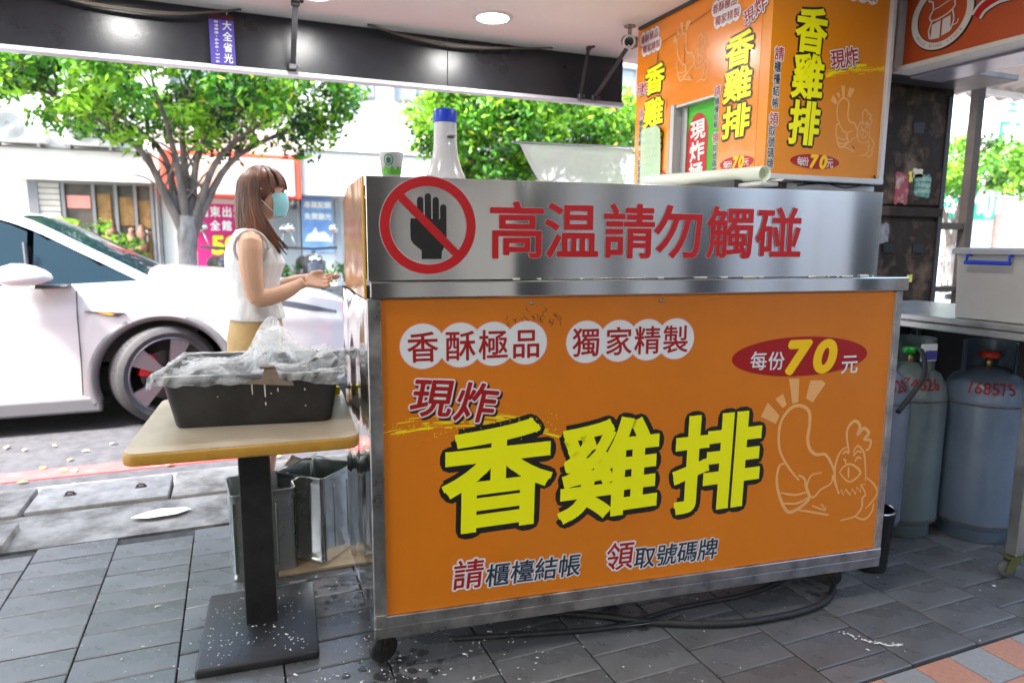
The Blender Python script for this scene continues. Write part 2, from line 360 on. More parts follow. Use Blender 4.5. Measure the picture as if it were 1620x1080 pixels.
# fallen leaves, crumbs
mb = MB()
for k in range(90):
    x = random.uniform(-2.5, 3); y = random.uniform(4.4, 5.6) if k % 4 else random.uniform(4.3, 4.7); a = random.uniform(0, 6.28); s = random.uniform(.018, .034)
    M = Matrix.Rotation(a, 3, 'Z') @ Matrix.Rotation(random.uniform(-.4, .4), 3, 'X')
    mb.add([Vector((x, y, -.088)) + M @ Vector(q) for q in ((-s, 0, 0), (-s * .3, s * .5, .006), (s * .6, s * .4, .004), (s, 0, 0), (s * .5, -s * .45, .006), (-s * .4, -s * .4, .003))], [(0, 1, 2, 3, 4, 5)], k % 2)
tag(mb.build('fallen_leaves', [mat('dry_leaf', srgb(214, 150, 60), .7), mat('pale_leaf', srgb(222, 196, 130), .7)]), 'dry yellow and orange leaves scattered along the red kerb line', 'fallen leaves', kind='stuff')
mb = MB()
for k in range(900):
    u = random.random()
    if u < .55: x, y, z = random.gauss(.35, .35), random.gauss(1.95, .25), .0085
    elif u < .8: x, y, z = random.uniform(-1, 3), random.uniform(1.3, 3), .0085
    else: x, y, z = random.uniform(-.13, .18), random.uniform(2.08, 2.5), .0335
    if z < .02 and -.16 < x < .24 and 2.0 < y < 2.58: continue
    s = random.uniform(.0008, .0026) * (1.6 if random.random() < .08 else 1); l = s * random.uniform(1, 3); a = random.uniform(0, 3.14); c, q = math.cos(a), math.sin(a)
    P = [(-l, -s), (l, -s * .6), (l * .7, s), (-l * .8, s * .7)]
    mb.add([(x + p[0] * c - p[1] * q, y + p[0] * q + p[1] * c, z) for p in P] + [(x, y, z + s)], [(0, 1, 4), (1, 2, 4), (2, 3, 4), (3, 0, 4)])
for k in range(60):
    t = k / 60; x = 1.84 + .13 * t + random.gauss(0, .006); y = 1.56 - .12 * t - .04 * math.sin(t * 3) + random.gauss(0, .004); s = random.uniform(.002, .007)
    mb.add([(x - s, y, .0085), (x, y - s * .6, .0085), (x + s * 1.6, y, .0085), (x, y + s * .5, .0085), (x, y, .0085 + s * .4)], [(0, 1, 4), (1, 2, 4), (2, 3, 4), (3, 0, 4)])
tag(mb.build('flour_crumbs', mat('flour', (.72, .71, .66), .9)), 'white flour crumbs and scraps spilt over the grey floor around the stall', 'crumbs', kind='stuff')
mb = MB(); mb.box((6.6, -.9, 1.7), (.2, 4.8, 3.6)); tag(mb.build('light_blocking_wall', mat('dark_blocking_wall', (.035, .033, .03), .8, vary=.2)), kind='structure')  # unseen wall added to block light at the right end, dark for steel reflections
# ---- arcade ceiling, fascia, rear wall
ceil_m = mat('ceiling_paint', (.78, .76, .71), .75, col2=(.84, .82, .78), vscale=1.4, bump=.12, bscale=25)
mb = MB(); mb.box((-1.85, .35, 2.46), (9.7, 6.96, .12)); tag(mb.build('ceiling', ceil_m), kind='structure')
wall_m = mat('shop_wall_paint', (.74, .73, .71), .7, vary=.1, vscale=2)
mb = MB(); mb.box((0, -3.2, 1.25), (16, .2, 2.7)); tag(mb.build('shop_wall', wall_m), kind='structure')
glassd = mat('added_dark_glass', (.03, .035, .04), .12, spec=.6)
sf = empty('added_shopfront', 'unseen row of dark panes and white frames added on the rear wall to show in the steel', 'added_shopfront', (0, -3.08, 0))  # unseen panes and frames added as dark and bright bands for steel reflections
for k in range(-3, 4):
    b = MB(); b.box((k * 1.9, 0, 1.12), (1.2, .03, 2.2)); b.build('pane', glassd, sf)
    b = MB()
    for dx in (-.6, .6): b.box((k * 1.9 + dx, .01, 1.12), (.09, .06, 2.24))
    b.box((k * 1.9, .01, 2.21), (1.1, .06, .06)); b.build('frame', mat('white_frame', (.7, .7, .69), .4), sf)
fas_m = mat('black_fascia_panel', (.018, .020, .026), .30, vary=.25, vscale=2.5, bump=.12, bscale=120, rvar=.06)
fas = empty('fascia_board', 'long black sheet metal fascia hanging under the ceiling edge along the kerb', 'fascia', (0, 3.75, 0))
for k in range(8):
    x0 = -6.6 + k * 1.106; b = MB(); b.rbox((x0 + .553, .02, 2.27), (1.104, .04, .256), .002, 1); b.build('panel', fas_m, fas)
b = MB(); b.rbox((-2.18, .012, 2.131), (8.86, .06, .022), .003, 1); b.build('edge_trim', mat('lilac_white_trim', (.62, .62, .70), .35), fas)
# light-strip ribbon sticker on fascia
st = MB(); fs_ = lambda a, b, d: (a, 3.728 - d, b)
def fit(px, py):
    return px, py
sx0, sx1 = -.045, .065
st.add([fs_(sx0, 2.143, 0), fs_(sx1, 2.143, 0), fs_(sx1 - .002, 2.345, 0), fs_(sx0 - .002, 2.345, 0)], [(0, 1, 2, 3)], 0)
st.add([fs_(sx0 - .002, 2.345, 0), fs_(sx1 - .002, 2.345, 0), fs_(sx1 - .004, 2.372, 0), fs_(sx0 - .004, 2.372, 0)], [(0, 1, 2, 3)], 2)
for i, ch in enumerate('大全省光'): put(st, ch, .033, 2.322 - i * .05, .04, .042, [(1, .02, .0012, 0, 0)], fs_)
for i, ch in enumerate('0988-666-316'): put(st, ch, -.015, 2.335 - i * .0165, .016, .016, [(1, .03, .0012, 0, 0)], fs_, rot=-math.pi / 2)
tag(st.build('vertical_sticker', [mat('violet_vinyl', srgb(86, 76, 170), .4), WHITE, mat('maroon_vinyl', srgb(80, 30, 50), .5)]), 'violet vertical sticker with white characters on the black fascia', 'sticker')
# struts and brackets
def strut(name, pts, wd, label, extra=None):
    e = empty(name, label, 'strut', pts[0]); o = Vector(pts[0])
    a, b2 = Vector(pts[0]), Vector(pts[1]); t = b2 - a; l = t.length
    q = t.to_track_quat('Z', 'Y').to_matrix(); bb = MB(); bb.rbox(t / 2, (wd, .006, l), .001, 1, M=q) if False else bb.add([q @ Vector((x, y, z)) for x in (-wd / 2, wd / 2) for y in (-.004, .004) for z in (0, l)], [(0, 1, 3, 2), (4, 6, 7, 5), (0, 4, 5, 1), (2, 3, 7, 6), (0, 2, 6, 4), (1, 5, 7, 3)])
    bb.build('bar', DARKM, e)
    for p in (a, b2):
        k = MB(); c = p - o; k.rbox(c, (wd * 1.5, .03, .03), .003, 1)
        k.lathe([(.0, .012), (.009, .012), (.009, 0)], 6, c + Vector((wd, -.018, 0)), Matrix.Rotation(R(90), 3, 'X')); k.build('bracket', DARKM, e)
    return e
strut('ceiling_strut', [(.331, 3.49, 2.395), (.329, 3.715, 2.16)], .026, 'dark flat steel strut between ceiling and fascia, left of the round ceiling lamp')
strut('ceiling_strut', [(2.07, 3.36, 2.395), (2.035, 3.715, 2.15)], .024, 'slanted grey steel strut just under the security camera')
strut('ceiling_strut', [(1.93, 3.6, 2.395), (1.94, 3.715, 2.15)], .016, 'short upright black bracket bar near the right end of the fascia')
# loose cables along fascia
cab = MB()
for k in range(2):
    cab.tube(spline([(-.8, 3.70 - k * .012, 2.40 - k * .01), (-.55, 3.69, 2.345 - k * .006), (-.25, 3.69, 2.338 - k * .008), (-.05, 3.69, 2.362), (.1, 3.70, 2.395)], 6), .0055, 6)
tag(cab.build('loose_cable', mat('brown_cable', (.13, .11, .09), .6), smooth=True), 'pair of brown cables sagging across the black fascia at top left', 'cable')
cab = MB()
for k in range(2):
    cab.tube(spline([(.7, 3.70 - k * .012, 2.395), (.95, 3.69, 2.362 - k * .008), (1.25, 3.69, 2.352 - k * .008), (1.55, 3.69, 2.372), (1.75, 3.70, 2.397)], 6), .005, 6)
tag(cab.build('loose_cable', _m['brown_cable'], smooth=True), 'brown cables sagging across the fascia behind the round ceiling lamp', 'cable')
# downlights
lens_m = mat('lamp_lens', (1, .985, .95), .3, emit=LAMP)
trim_m = mat('lamp_trim', (.75, .75, .74), .35)
lens2 = mat('dim_lamp_lens', (1, .985, .95), .3, emit=LAMP * .9)
def downlight(x, y, label):
    e = empty('ceiling_lamp', label, 'lamp', (x, y, 2.4), 0, 'round recessed ceiling lamps')
    b = MB(); b.lathe([(.075, -.004), (.079, -.010), (.094, -.008), (.098, -.002), (.098, .0)], 40); b.build('trim_ring', trim_m, e, True)
    b = MB(); b.lathe([(.0005, -.0055), (.04, -.0055), (.0755, -.0045)], 40); b.build('lens', lens_m if y > 3 else lens2, e, True)
downlight(1.25, 3.335, 'lit round ceiling lamp with white trim ring, in front of the black fascia')
for k, x in enumerate((-2.15, -1.3, -.45, .4)): downlight(x, 3.335, ('leftmost', 'second', 'third', 'fourth')[k] + ' round ceiling lamp from the left in the row along the fascia')
for i, x in enumerate((-2.4, -.4, 1.6)):
    for j, y in enumerate((1.6, -.6, -2.2)): downlight(x, y, 'round ceiling lamp in the ' + ('left', 'middle', 'right')[i] + ' column, ' + ('nearest the stall', 'over the camera', 'by the rear wall')[j])
# ================================================================== FOOD CART
CA = -math.atan2(.11417, .99346)
cart = empty('food_cart', 'stainless steel fried chicken stall cart with big orange front panel and red lettering', 'food cart', (.344, 1.929, 0), CA)
D = .64
b = MB()   # body shell, left side flares slightly
def cb(s, d, z): return (s, d, z)
fl = -.045
side_pts = [(0.004, .02), (fl * .5, .34), (fl, D)]
b.add([(.004, .006, .125), (1.846, .006, .125), (1.846, .006, 1.14), (.004, .006, 1.14)], [(0, 1, 2, 3)])
b.add([(1.846, .006, .125), (1.846, D, .125), (1.846, D, 1.14), (1.846, .006, 1.14)], [(0, 1, 2, 3)])
b.add([(fl, D, .125), (1.846, D, .125), (1.846, D, 1.14), (fl, D, 1.14)], [(3, 2, 1, 0)])
b.add([(.004, .006, .125), (1.846, .006, .125), (1.846, D, .125), (fl, D, .125)], [(3, 2, 1, 0)])
b.build('body', STEELF, cart)
b = MB(); NY, NZ = 26, 40; V = []
for j in range(NY + 1):
    for k in range(NZ + 1):
        y = .004 + (D - .004) * j / NY; z = .125 + 1.012 * k / NZ
        s = .002 + fl * (y / D) ** 1.0 + .006 * noise.noise(Vector((y * 5, z * 3.5, 3))) * min(1, 6 * y)
        V.append((s - .001, y, z))
b.add(V, [(j * (NZ + 1) + k, (j + 1) * (NZ + 1) + k, (j + 1) * (NZ + 1) + k + 1, j * (NZ + 1) + k + 1) for j in range(NY) for k in range(NZ)])
b.build('side_panel', MIRROR, cart, True)
# front frame
b = MB()
b.rbox((.020, -.006, .66), (.038, .024, .962), .002, 1); b.build('frame_post', STEELF, cart)
b = MB(); b.rbox((1.836, -.006, .66), (.026, .024, .962), .002, 1); b.build('frame_post', STEELF, cart)
b = MB(); b.rbox((.925, -.007, .171), (1.848, .026, .034), .002, 1); b.rbox((.925, -.005, .1345), (1.848, .024, .036), .002, 1)
b.build('frame_rail', STEELF, cart)
b = MB(); b.rbox((.02, -.0205, .165), (.03, .005, .06), .001, 1); b.box((.012, -.024, .14), (.02, .003, .03)); b.build('corner_plate', STEELF, cart)
# orange panel
b = MB(); b.box((.933, -.0045, .664), (1.787, .007, .952)); b.build('front_panel', ORANGE, cart)
b = MB(); b.box((1.8225, -.010, .66), (.004, .006, .95)); b.build('panel_edging', mat('pale_aluminium_edge', (.6, .6, .6), .3, .8), cart)
for s in (.485, .914): b = MB(); b.lathe([(.0, .009), (.004, .009), (.006, .006), (.006, 0)], 10, (s, -.008, 1.122), Matrix.Rotation(R(90), 3, 'X')); b.build('bolt', STEELF, cart, True)
PB = .0085   # print starts just above the panel
# brush stroke
b = MB(); random.seed(3)
for k in range(150):
    t = random.random() ** .9; x = .035 + t * .56; base = .752 + .028 * math.sin((t * .9 + .1) * math.pi) - max(0, t - .55) ** 1.6 * .22
    wid = .034 * math.sin(math.pi * min(1, t * .9 + .12)) * (1 if t < .8 else .35); z = base + random.uniform(-wid, wid * .8); l = random.uniform(.02, .11); h = random.uniform(.0015, .006); sl = .16 - .5 * t
    ribbon(b, [(x - l / 2, z - l / 2 * sl), (x, z), (min(x + l / 2, .61), z + l / 2 * sl)], h, PB - .0007 + k * 2e-6, k=2)
ribbon(b, [(.09, .752), (.2, .778), (.32, .778), (.43, .745), (.5, .722)], .03, PB - .0008)
for k in range(160):
    x = random.uniform(.035, .58); z = .757 + random.gauss(0, .018); s = random.uniform(.0008, .0025); b.add([(x - s, -PB, z - s), (x + s, -PB, z - s * .4), (x, -PB, z + s)], [(0, 1, 2)])
b.build('brush_stroke_print', mat('brush_yellow', srgb(246, 226, 0), .45), cart)
# big characters
for ch, x, z, w_, h_ in (('香', .385, .592, .325, .325), ('雞', .757, .584, .325, .31), ('排', 1.147, .572, .315, .32)):
    b = MB(); put(b, ch, x, z, w_, h_, [(0, .086, PB, 0, 0), (1, .033, PB + .0012, -.001, .002, 1)], rot=R(2), shear=.06, seg=8)
    b.build('large_character', [BLACK, YELLOW], cart)
b = MB()
for ch, x in zip('香酥極品', (.157, .268, .368, .469)):
    disc(b, x, 1.002, .068, .068, PB, mi=2); disc(b, x, 1.002, .0655, .0655, PB + .0003 + x * .0002, mi=0)
for ch, x in zip('香酥極品', (.157, .268, .368, .469)): put(b, ch, x, 1.0, .088, .088, [(1, .013, PB + .0009, 0, 0)])
b.build('round_lettering', [WHITE, DRED, PINK], cart)
b = MB()
for ch, x in zip('獨家精製', (.663, .772, .871, .97)):
    disc(b, x, .998, .068, .068, PB, mi=2); disc(b, x, .998, .0655, .0655, PB + .0003 + x * .0001, mi=0)
for ch, x in zip('獨家精製', (.663, .772, .871, .97)): put(b, ch, x, .997, .088, .088, [(1, .013, PB + .0009, 0, 0)])
b.build('round_lettering', [WHITE, DRED, PINK], cart)
LY = [(0, .075, PB + .0004, .005, -.006), (1, .07, PB + .001, 0, 0), (2, .055, PB + .0014, 0, 0), (3, .02, PB + .002, 0, 0)]
b = MB(); put(b, '現', .184, .85, .118, .112, LY, rot=R(-5), shear=.12); put(b, '炸', .316, .827, .118, .118, LY, rot=R(-8), shear=.12)
b.build('tilted_lettering', [BLACK, PINK, WHITE, DRED], cart)
b = MB()
disc(b, 1.452, .922, .272, .068, PB, mi=0, n=64)
for ch, x, z, s in (('每', 1.283, .914, .062), ('份', 1.352, .911, .062), ('元', 1.652, .888, .068)): put(b, ch, x, z, s, s, [(1, .012, PB + .0008, 0, 0)])
for ch, x in (('7', 1.436, ), ('0', 1.548,)): put(b, ch, x, .919, .125, .105, [(2, .075, PB + .0010, 0, 0)], shear=.18, seg=4)
b.build('price_oval', [DRED, WHITE, GOLD], cart)
LQ = [(1, .085, PB, 0, 0), (0, .07, PB + .0004, 0, 0), (2, .012, PB + .001, 0, 0)]; LK = [(1, .085, PB, 0, 0), (0, .07, PB + .0004, 0, 0), (4, .02, PB + .0007, .0015, .0015), (3, .008, PB + .0012, 0, 0)]
b = MB(); put(b, '請', .290, .286, .094, .094, LQ, shear=.1)
for ch, x in zip('櫃檯結帳', (.383, .464, .543, .622)): put(b, ch, x, .272, .074, .074, LK, shear=.1)
b.build('counter_lettering', [WHITE, PINK, DRED, DGREY, LGREY], cart)
b = MB(); put(b, '領', .799, .283, .094, .094, LQ, shear=.1)
for ch, x in zip('取號碼牌', (.888, .969, 1.047, 1.125)): put(b, ch, x, .267, .074, .074, LK, shear=.1)
b.build('ticket_lettering', [WHITE, PINK, DRED, DGREY, LGREY], cart)
b = MB(); chicken(b, 1.58, .56, 1.0, PB, front, 0); b.build('chicken_outline_print', CREAM, cart)
b = MB()
for k in range(26):
    x = .485 + random.gauss(.02, .05); z = 1.1 + random.gauss(-.02, .014); ribbon(b, [(x, z), (x + random.uniform(-.008, .012), z - .005), (x + random.uniform(-.01, .015), z - .014)], .002, PB, k=2)
b.build('scuff_mark', mat('grease_stain', (.09, .035, .015), .7), cart)
# counter ledge
b = MB(); b.rbox((.937, .30, 1.166), (1.852, .65, .048), .004, 2)
b.build('counter_ledge', STEEL, cart)
# splash guard
b = MB(); b.rbox((.8775, .012, 1.3355), (1.741, .02, .288), .0015, 1); b.build('guard_front', STEEL, cart)
b = MB(); b.rbox((.8775, .32, 1.469), (1.735, .594, .018), .0015, 1); b.rbox((1.738, .32, 1.32), (.016, .594, .28), .001, 1); b.rbox((.8775, .63, 1.32), (1.74, .02, .27), .001, 1)
b.build('guard_box', STEEL, cart)
b = MB(); V = []
for j in range(21):
    for k in range(17):
        y = .006 + .6 * j / 20; zt = 1.478 - max(0, (j - 15)) * .008; z = 1.142 + (zt - 1.142) * k / 16
        V.append((-.004 - .03 * (y / .6) + .005 * noise.noise(Vector((y * 7, z * 8, 9))), y, z))
b.add(V, [(j * 17 + k, (j + 1) * 17 + k, (j + 1) * 17 + k + 1, j * 17 + k + 1) for j in range(20) for k in range(16)])
b.build('guard_side_film', mat('amber_film', srgb(196, 150, 84), .2, .75, vary=.12, vscale=4, bump=.5, bscale=9, bdist=.008), cart, True)
b = MB(); b.rbox((-.001, -.001, 1.31), (.006, .006, .336), .001, 1); b.build('yellow_edge_tape', mat('yellow_tape', srgb(214, 160, 20), .4), cart)
# guard lettering
GB = .0008
for ch, x in zip('高温請勿觸碰', (.441, .612, .801, .972, 1.157, 1.34)):
    b = MB(); put(b, ch, x, 1.336, .168, .162, [(1, .026, GB - .0003, 0, 0), (0, .019, GB + .0004, 0, 0)], seg=8)
    b.build('warning_character', [RED, mat('sticker_halo', (.62, .60, .60), .4)], cart)
b = MB(); n = 64; cx, cz = .179, 1.346
for mi, r0, r1, d in ((1, .1075, .1385, GB), (0, .1095, .1365, GB + .0012)):
    V = [(cx + r * math.cos(6.28318 * i / n), -d, cz + r * math.sin(6.28318 * i / n)) for r in (r0, r1) for i in range(n)]
    b.add(V, [(i, (i + 1) % n, n + (i + 1) % n, n + i) for i in range(n)], mi)
b.add([(cx - .085, -GB - .0014, cz + .071), (cx - .069, -GB - .0014, cz + .088), (cx + .09, -GB - .0014, cz - .073), (cx + .073, -GB - .0014, cz - .088)], [(0, 1, 2, 3)], 0)
b.build('prohibition_ring', [RED, _m['sticker_halo']], cart)
b = MB(); hz = 1.344
palm = [(-.050, .022), (-.050, -.038), (-.042, -.05), (-.020, -.068), (-.020, -.092), (.036, -.092), (.038, -.07), (.050, -.048), (.050, .02)]
b.add([(cx + 0 + x, -GB - .0006, hz + z) for x, z in palm], [tuple(range(len(palm)))])
for fx, ft in ((-.0425, .018), (-.0225, .082), (-.0005, .092), (.0215, .082), (.0430, .062)):
    P = [(fx - .0085, -.03)] + [(fx - .0085 * math.cos(3.14159 * i / 8), ft - .0085 + .0085 * math.sin(3.14159 * i / 8)) for i in range(9)] + [(fx + .0085, -.03)]
    b.add([(cx + x, -GB - .0007 - fx * .002, hz + z) for x, z in P], [tuple(range(len(P)))])
b.build('hand_symbol', BLACK, cart)
# caulk remains on ledge
b = MB(); random.seed(11)
for k in range(26):
    s = random.choice([random.uniform(1.0, 1.35), random.uniform(1.45, 1.73), random.uniform(.4, 1.7)]); l = random.uniform(.005, .03)
    b.rbox((s, -.003, 1.193), (l, .006, .005), .002, 1)
b.rbox((1.69, -.004, 1.194), (.034, .008, .008), .003, 2)
tag(b.build('old_sealant', mat('sealant', (.62, .62, .55), .8), cart), kind='stuff')
# casters
wh = mat('caster_wheel', (.02, .02, .02), .7, vary=.5, vscale=30, bump=.3)
rustm = mat('greasy_caster_fork', (.05, .035, .025), .6, .6, vary=.6, vscale=30)
def caster(par, s, d, rz, r=.046, zt=.122, m=wh, fm=rustm):
    o = MB(); q = Matrix.Rotation(rz, 3, 'Z'); c = Vector((s, d, 0)); off = q @ Vector((.022, 0, 0))
    o.box(c + Vector((0, 0, zt - .003)), (.08, .06, .005), rz=rz)
    for sy in (-.021, .021): o.add([c + q @ Vector(v) for v in ((-.018, sy, zt - .006), (.02, sy, zt - .006), (.036, sy, r), (.012, sy, r), (-.018, sy + .003, zt - .006), (.02, sy + .003, zt - .006), (.036, sy + .003, r), (.012, sy + .003, r))], [(0, 1, 2, 3), (7, 6, 5, 4), (0, 4, 5, 1), (1, 5, 6, 2), (2, 6, 7, 3), (3, 7, 4, 0)])
    k = o.build('caster', fm, par)
    o = MB(); M = q @ Matrix.Rotation(R(90), 3, 'X')
    o.lathe([(.012, -.014), (r - .008, -.014), (r - .002, -.010), (r, -.004), (r, .004), (r - .002, .010), (r - .008, .014), (.012, .014)], 22, c + off + Vector((0, 0, r + .008)), M); o.build('wheel', m, k, True, 40)
caster(cart, .05, .05, R(200)); caster(cart, .02, D - .08, R(80)); caster(cart, .92, .33, R(30)); caster(cart, 1.70, .10, R(-40)); caster(cart, 1.74, D - .06, R(10))
o = MB(); o.rbox((1.775, .07, .108), (.10, .03, .012), .003, 1, rz=R(-35)); o.build('brake_lever', BLKPL, cart)
# hoses below
def hose(pts, r, label, m=BLKPL, k=8):
    b = MB(); b.tube(spline(pts, k), r, 10); return tag(b.build('rubber_hose', m, None, True), label, 'hose')
hose([(2.02, 1.90, .10), (2.06, 1.84, .06), (2.02, 1.76, .022), (1.85, 1.70, .016), (1.55, 1.72, .016), (1.3, 1.82, .016), (1.05, 1.98, .016), (.7, 2.12, .016)], .0125, 'thick black rubber hose looping out on the floor under the right end of the stall')
hose([(2.0, 1.93, .09), (1.97, 1.90, .04), (1.75, 1.87, .014), (1.4, 1.88, .014), (1.15, 1.86, .013), (.85, 1.93, .012), (.6, 2.0, .012)], .0095, 'thinner black cable lying behind the looped hose under the stall')
hose([(1.36, 1.80, .045), (1.28, 1.825, .020), (1.1, 1.87, .012), (.8, 1.96, .012)], .006, 'thin shiny black cable lying under the middle of the stall', mat('shiny_cable', (.03, .03, .035), .25))
# ---- things on the guard box
def CW(s, d, z=1.479): # cart local -> world
    c, q = math.cos(CA), math.sin(CA); return (.344 + s * c - d * q, 1.929 + s * q + d * c, z)
e = empty('paper_cup', 'small white and green printed paper cup on the steel top at left', 'cup', CW(.083, .05))
b = MB(); b.lathe([(.001, .002), (.022, .002), (.024, 0), (.0345, .066), (.036, .068), (.0345, .070), (.033, .066), (.023, .006), (.001, .006)], 28); b.build('cup_wall', WHITE, e, True)
def oncup(a, z, d, R0=.0243, k=.0105 / .066): r = R0 + k * z + d; th = a / .03 - math.pi / 2 - CA * 0; return (r * math.cos(th), r * math.sin(th), z)
b = MB()
for i in range(24):
    a0, a1 = -.05 + i * .1 / 24, -.05 + (i + 1) * .1 / 24; h0 = .026 + .006 * math.sin(i * 1.3); h1 = .026 + .006 * math.sin((i + 1) * 1.3)
    b.add([oncup(a0, .008, .0006), oncup(a1, .008, .0006), oncup(a1, h1, .0006), oncup(a0, h0, .0006)], [(0, 1, 2, 3)])
b.build('green_print', mat('green_print', srgb(20, 150, 50), .4, col2=srgb(110, 190, 30), vscale=60), e)
b = MB(); n = 24
V = [oncup(-.014 + r * math.cos(6.283 * i / n), .047 + 1.25 * r * math.sin(6.283 * i / n), .0008) for r in (.0105, .0125) for i in range(n)]
b.add(V, [(i, (i + 1) % n, n + (i + 1) % n, n + i) for i in range(n)]); b.add([oncup(-.014 + x, .047 + z, .0009) for x, z in ((-.005, -.009), (.005, -.009), (.006, .004), (.0, .009), (-.006, .004))], [(0, 1, 2, 3, 4)])
b.build('round_logo', mat('dark_green_print', srgb(40, 110, 80), .4), e)
e = empty('megaphone', 'white megaphone with blue rear cap standing on its bell on the steel top', 'megaphone', CW(.245, .09))
b = MB(); wpl = mat('glossy_white_plastic', (.62, .62, .64), .22, coat=.5)
b.lathe([(.062, 0), (.064, .003), (.060, .008), (.050, .030), (.042, .055), (.036, .085), (.034, .12), (.0335, .165)], 36); b.build('bell', wpl, e, True)
b = MB(); b.lathe([(.0345, .165), (.0345, .196), (.032, .202), (.02, .205), (.001, .205)], 36); b.build('rear_cap', mat('blue_plastic', srgb(10, 60, 200), .35), e, True)
b = MB(); b.rbox((.008, -.034, .128), (.026, .012, .006), .002, 1); b.build('clip', wpl, e); b = MB(); b.rbox((.006, -.0365, .121), (.022, .006, .003), .001, 1); b.build('slot', DARKM, e)
b = MB(); b.rbox((.0, .045, .11), (.02, .02, .08), .006, 2); b.build('grip', wpl, e)
# acrylic guard
film = translucent(mat('hazy_acrylic', (.86, .92, .91), .25, alpha=.72, coat=.3), .6)
e = empty('acrylic_guard', 'hazy clear acrylic splash guard with metal top rim on the steel top', 'splash guard', CW(.5, .03), CA)
b = MB(); V = []
for i in range(13):
    for k in range(9):
        t = k / 8; x0 = .02 - .055 * t ** .8; V.append((x0 + (.33 - x0) * i / 12, .03 * t + .0 , t * .112 + .001))
b.add(V, [(i * 9 + k, (i + 1) * 9 + k, (i + 1) * 9 + k + 1, i * 9 + k + 1) for i in range(12) for k in range(8)]); b.build('sheet', film, e, True)
b = MB(); V = []
for i in range(5):
    for k in range(9):
        t = k / 8; x0 = .018 - .055 * t ** .8; V.append((x0 + .01 * i / 4 * (1 - t) + .012 * i / 4, .03 * t - .004 - .001 * i, t * .11 + .001))
b.add(V, [(i * 9 + k, (i + 1) * 9 + k, (i + 1) * 9 + k + 1, i * 9 + k + 1) for i in range(4) for k in range(8)]); b.build('side_flange', mat('milky_plastic', (.75, .77, .77), .35, alpha=.8), e, True)
b = MB(); b.rbox((.137, .028, .116), (.395, .012, .007), .002, 1); b.build('top_rim', mat('grey_rim', (.35, .36, .38), .3, .8), e)
# plastic tube roll
e = empty('plastic_roll', 'pale translucent rolled plastic tube lying below the left side of the orange box sign', 'plastic roll', (0, 0, 0))
b = MB(); p0 = Vector((1.962, 3.02, 1.612)); p1 = Vector((1.955, 2.17, 1.574)); t = (p1 - p0).normalized(); q = t.to_track_quat('Z', 'Y').to_matrix()
L = (p1 - p0).length; prof = [(.024, 0), (.026, 0), (.030, L), (.029, L), (.0275, L - .004), (.022, .01)]
b.lathe(prof, 28, p0, q); b.build('roll_wall', mat('translucent_plastic', (.74, .80, .70), .3, alpha=.9), e, True)
b = MB(); b.lathe([(.0005, L - .03), (.0270, L - .028)], 24, p0, q); b.build('inner_end', mat('pale_green_plastic', (.50, .56, .34), .5), e)
b = MB(); fr = (1.985, 2.16, 1.545)
b.add([Vector(fr) + Vector(v) for v in ((-.03, -.02, 0), (.03, -.02, .0), (.06, 0, .012), (.05, .02, .014), (0, .03, .004), (-.03, .02, 0))], [(0, 1, 2, 3, 4, 5)]); b.build('loose_flap', _m['milky_plastic'], e)
# ================================================================== SIDE TABLE
laminate = mat('beige_laminate', (.40, .33, .235), .38, col2=(.50, .43, .33), vscale=5, bump=.1, bscale=60, rvar=.1)
T = empty('side_table', 'square pedestal table with beige laminate top and ochre edge', 'table', (.035, 2.345, 0), R(-4))
b = MB(); b.rbox((0, 0, .713), (.634, .70, .034), .012, 3); tp = b.build('table_top', mat('ochre_edge', srgb(190, 142, 54), .4, vary=.1, vscale=20), T, True, 45)
b = MB()
n = 6; rc = .04; hx, hy = .316 - .004, .349 - .004; P = []
for cx_, cy_, a0 in ((hx - rc, hy - rc, 0), (-hx + rc, hy - rc, 90), (-hx + rc, -hy + rc, 180), (hx - rc, -hy + rc, 270)):
    P += [(cx_ + rc * math.cos(R(a0 + 90 * i / n)), cy_ + rc * math.sin(R(a0 + 90 * i / n))) for i in range(n + 1)]
b.prism(P, lambda a, c, d: (a, c, d), .7325, .729); b.build('laminate_sheet', laminate, T)
# rounded slab replaces sharp corners
me = tp.data; b = MB(); P2 = [(x * 1.010, y * 1.010) for x, y in P]
bm = bmesh.new(); vs = [bm.verts.new((x, y, .696)) for x, y in P2]; f = bm.faces.new(vs); r_ = bmesh.ops.extrude_face_region(bm, geom=[f]); bmesh.ops.translate(bm, vec=(0, 0, .035), verts=[v for v in r_['geom'] if isinstance(v, bmesh.types.BMVert)])
bmesh.ops.bevel(bm, geom=[e_ for e_ in bm.edges if abs(e_.verts[0].co.z - e_.verts[1].co.z) < 1e-5], offset=.007, segments=3, affect='EDGES', profile=.5)
bmesh.ops.recalc_face_normals(bm, faces=bm.faces); bm.to_mesh(me); bm.free()
for p in me.polygons: p.use_smooth = True
me.set_sharp_from_angle(angle=R(50))
b = MB(); b.rbox((.004, -.005, .36), (.098, .098, .68), .003, 1); b.build('pedestal', mat('black_pedestal', (.026, .025, .025), .38, .3, vary=.3, vscale=14, bump=.15, bscale=120), T)
b = MB(); b.rbox((0, -.04, .018), (.36, .47, .032), .01, 2); b.build('base_plate', mat('black_base', (.020, .020, .021), .45, vary=.4, vscale=8, bump=.2, bscale=100, rvar=.12), T, True, 45)
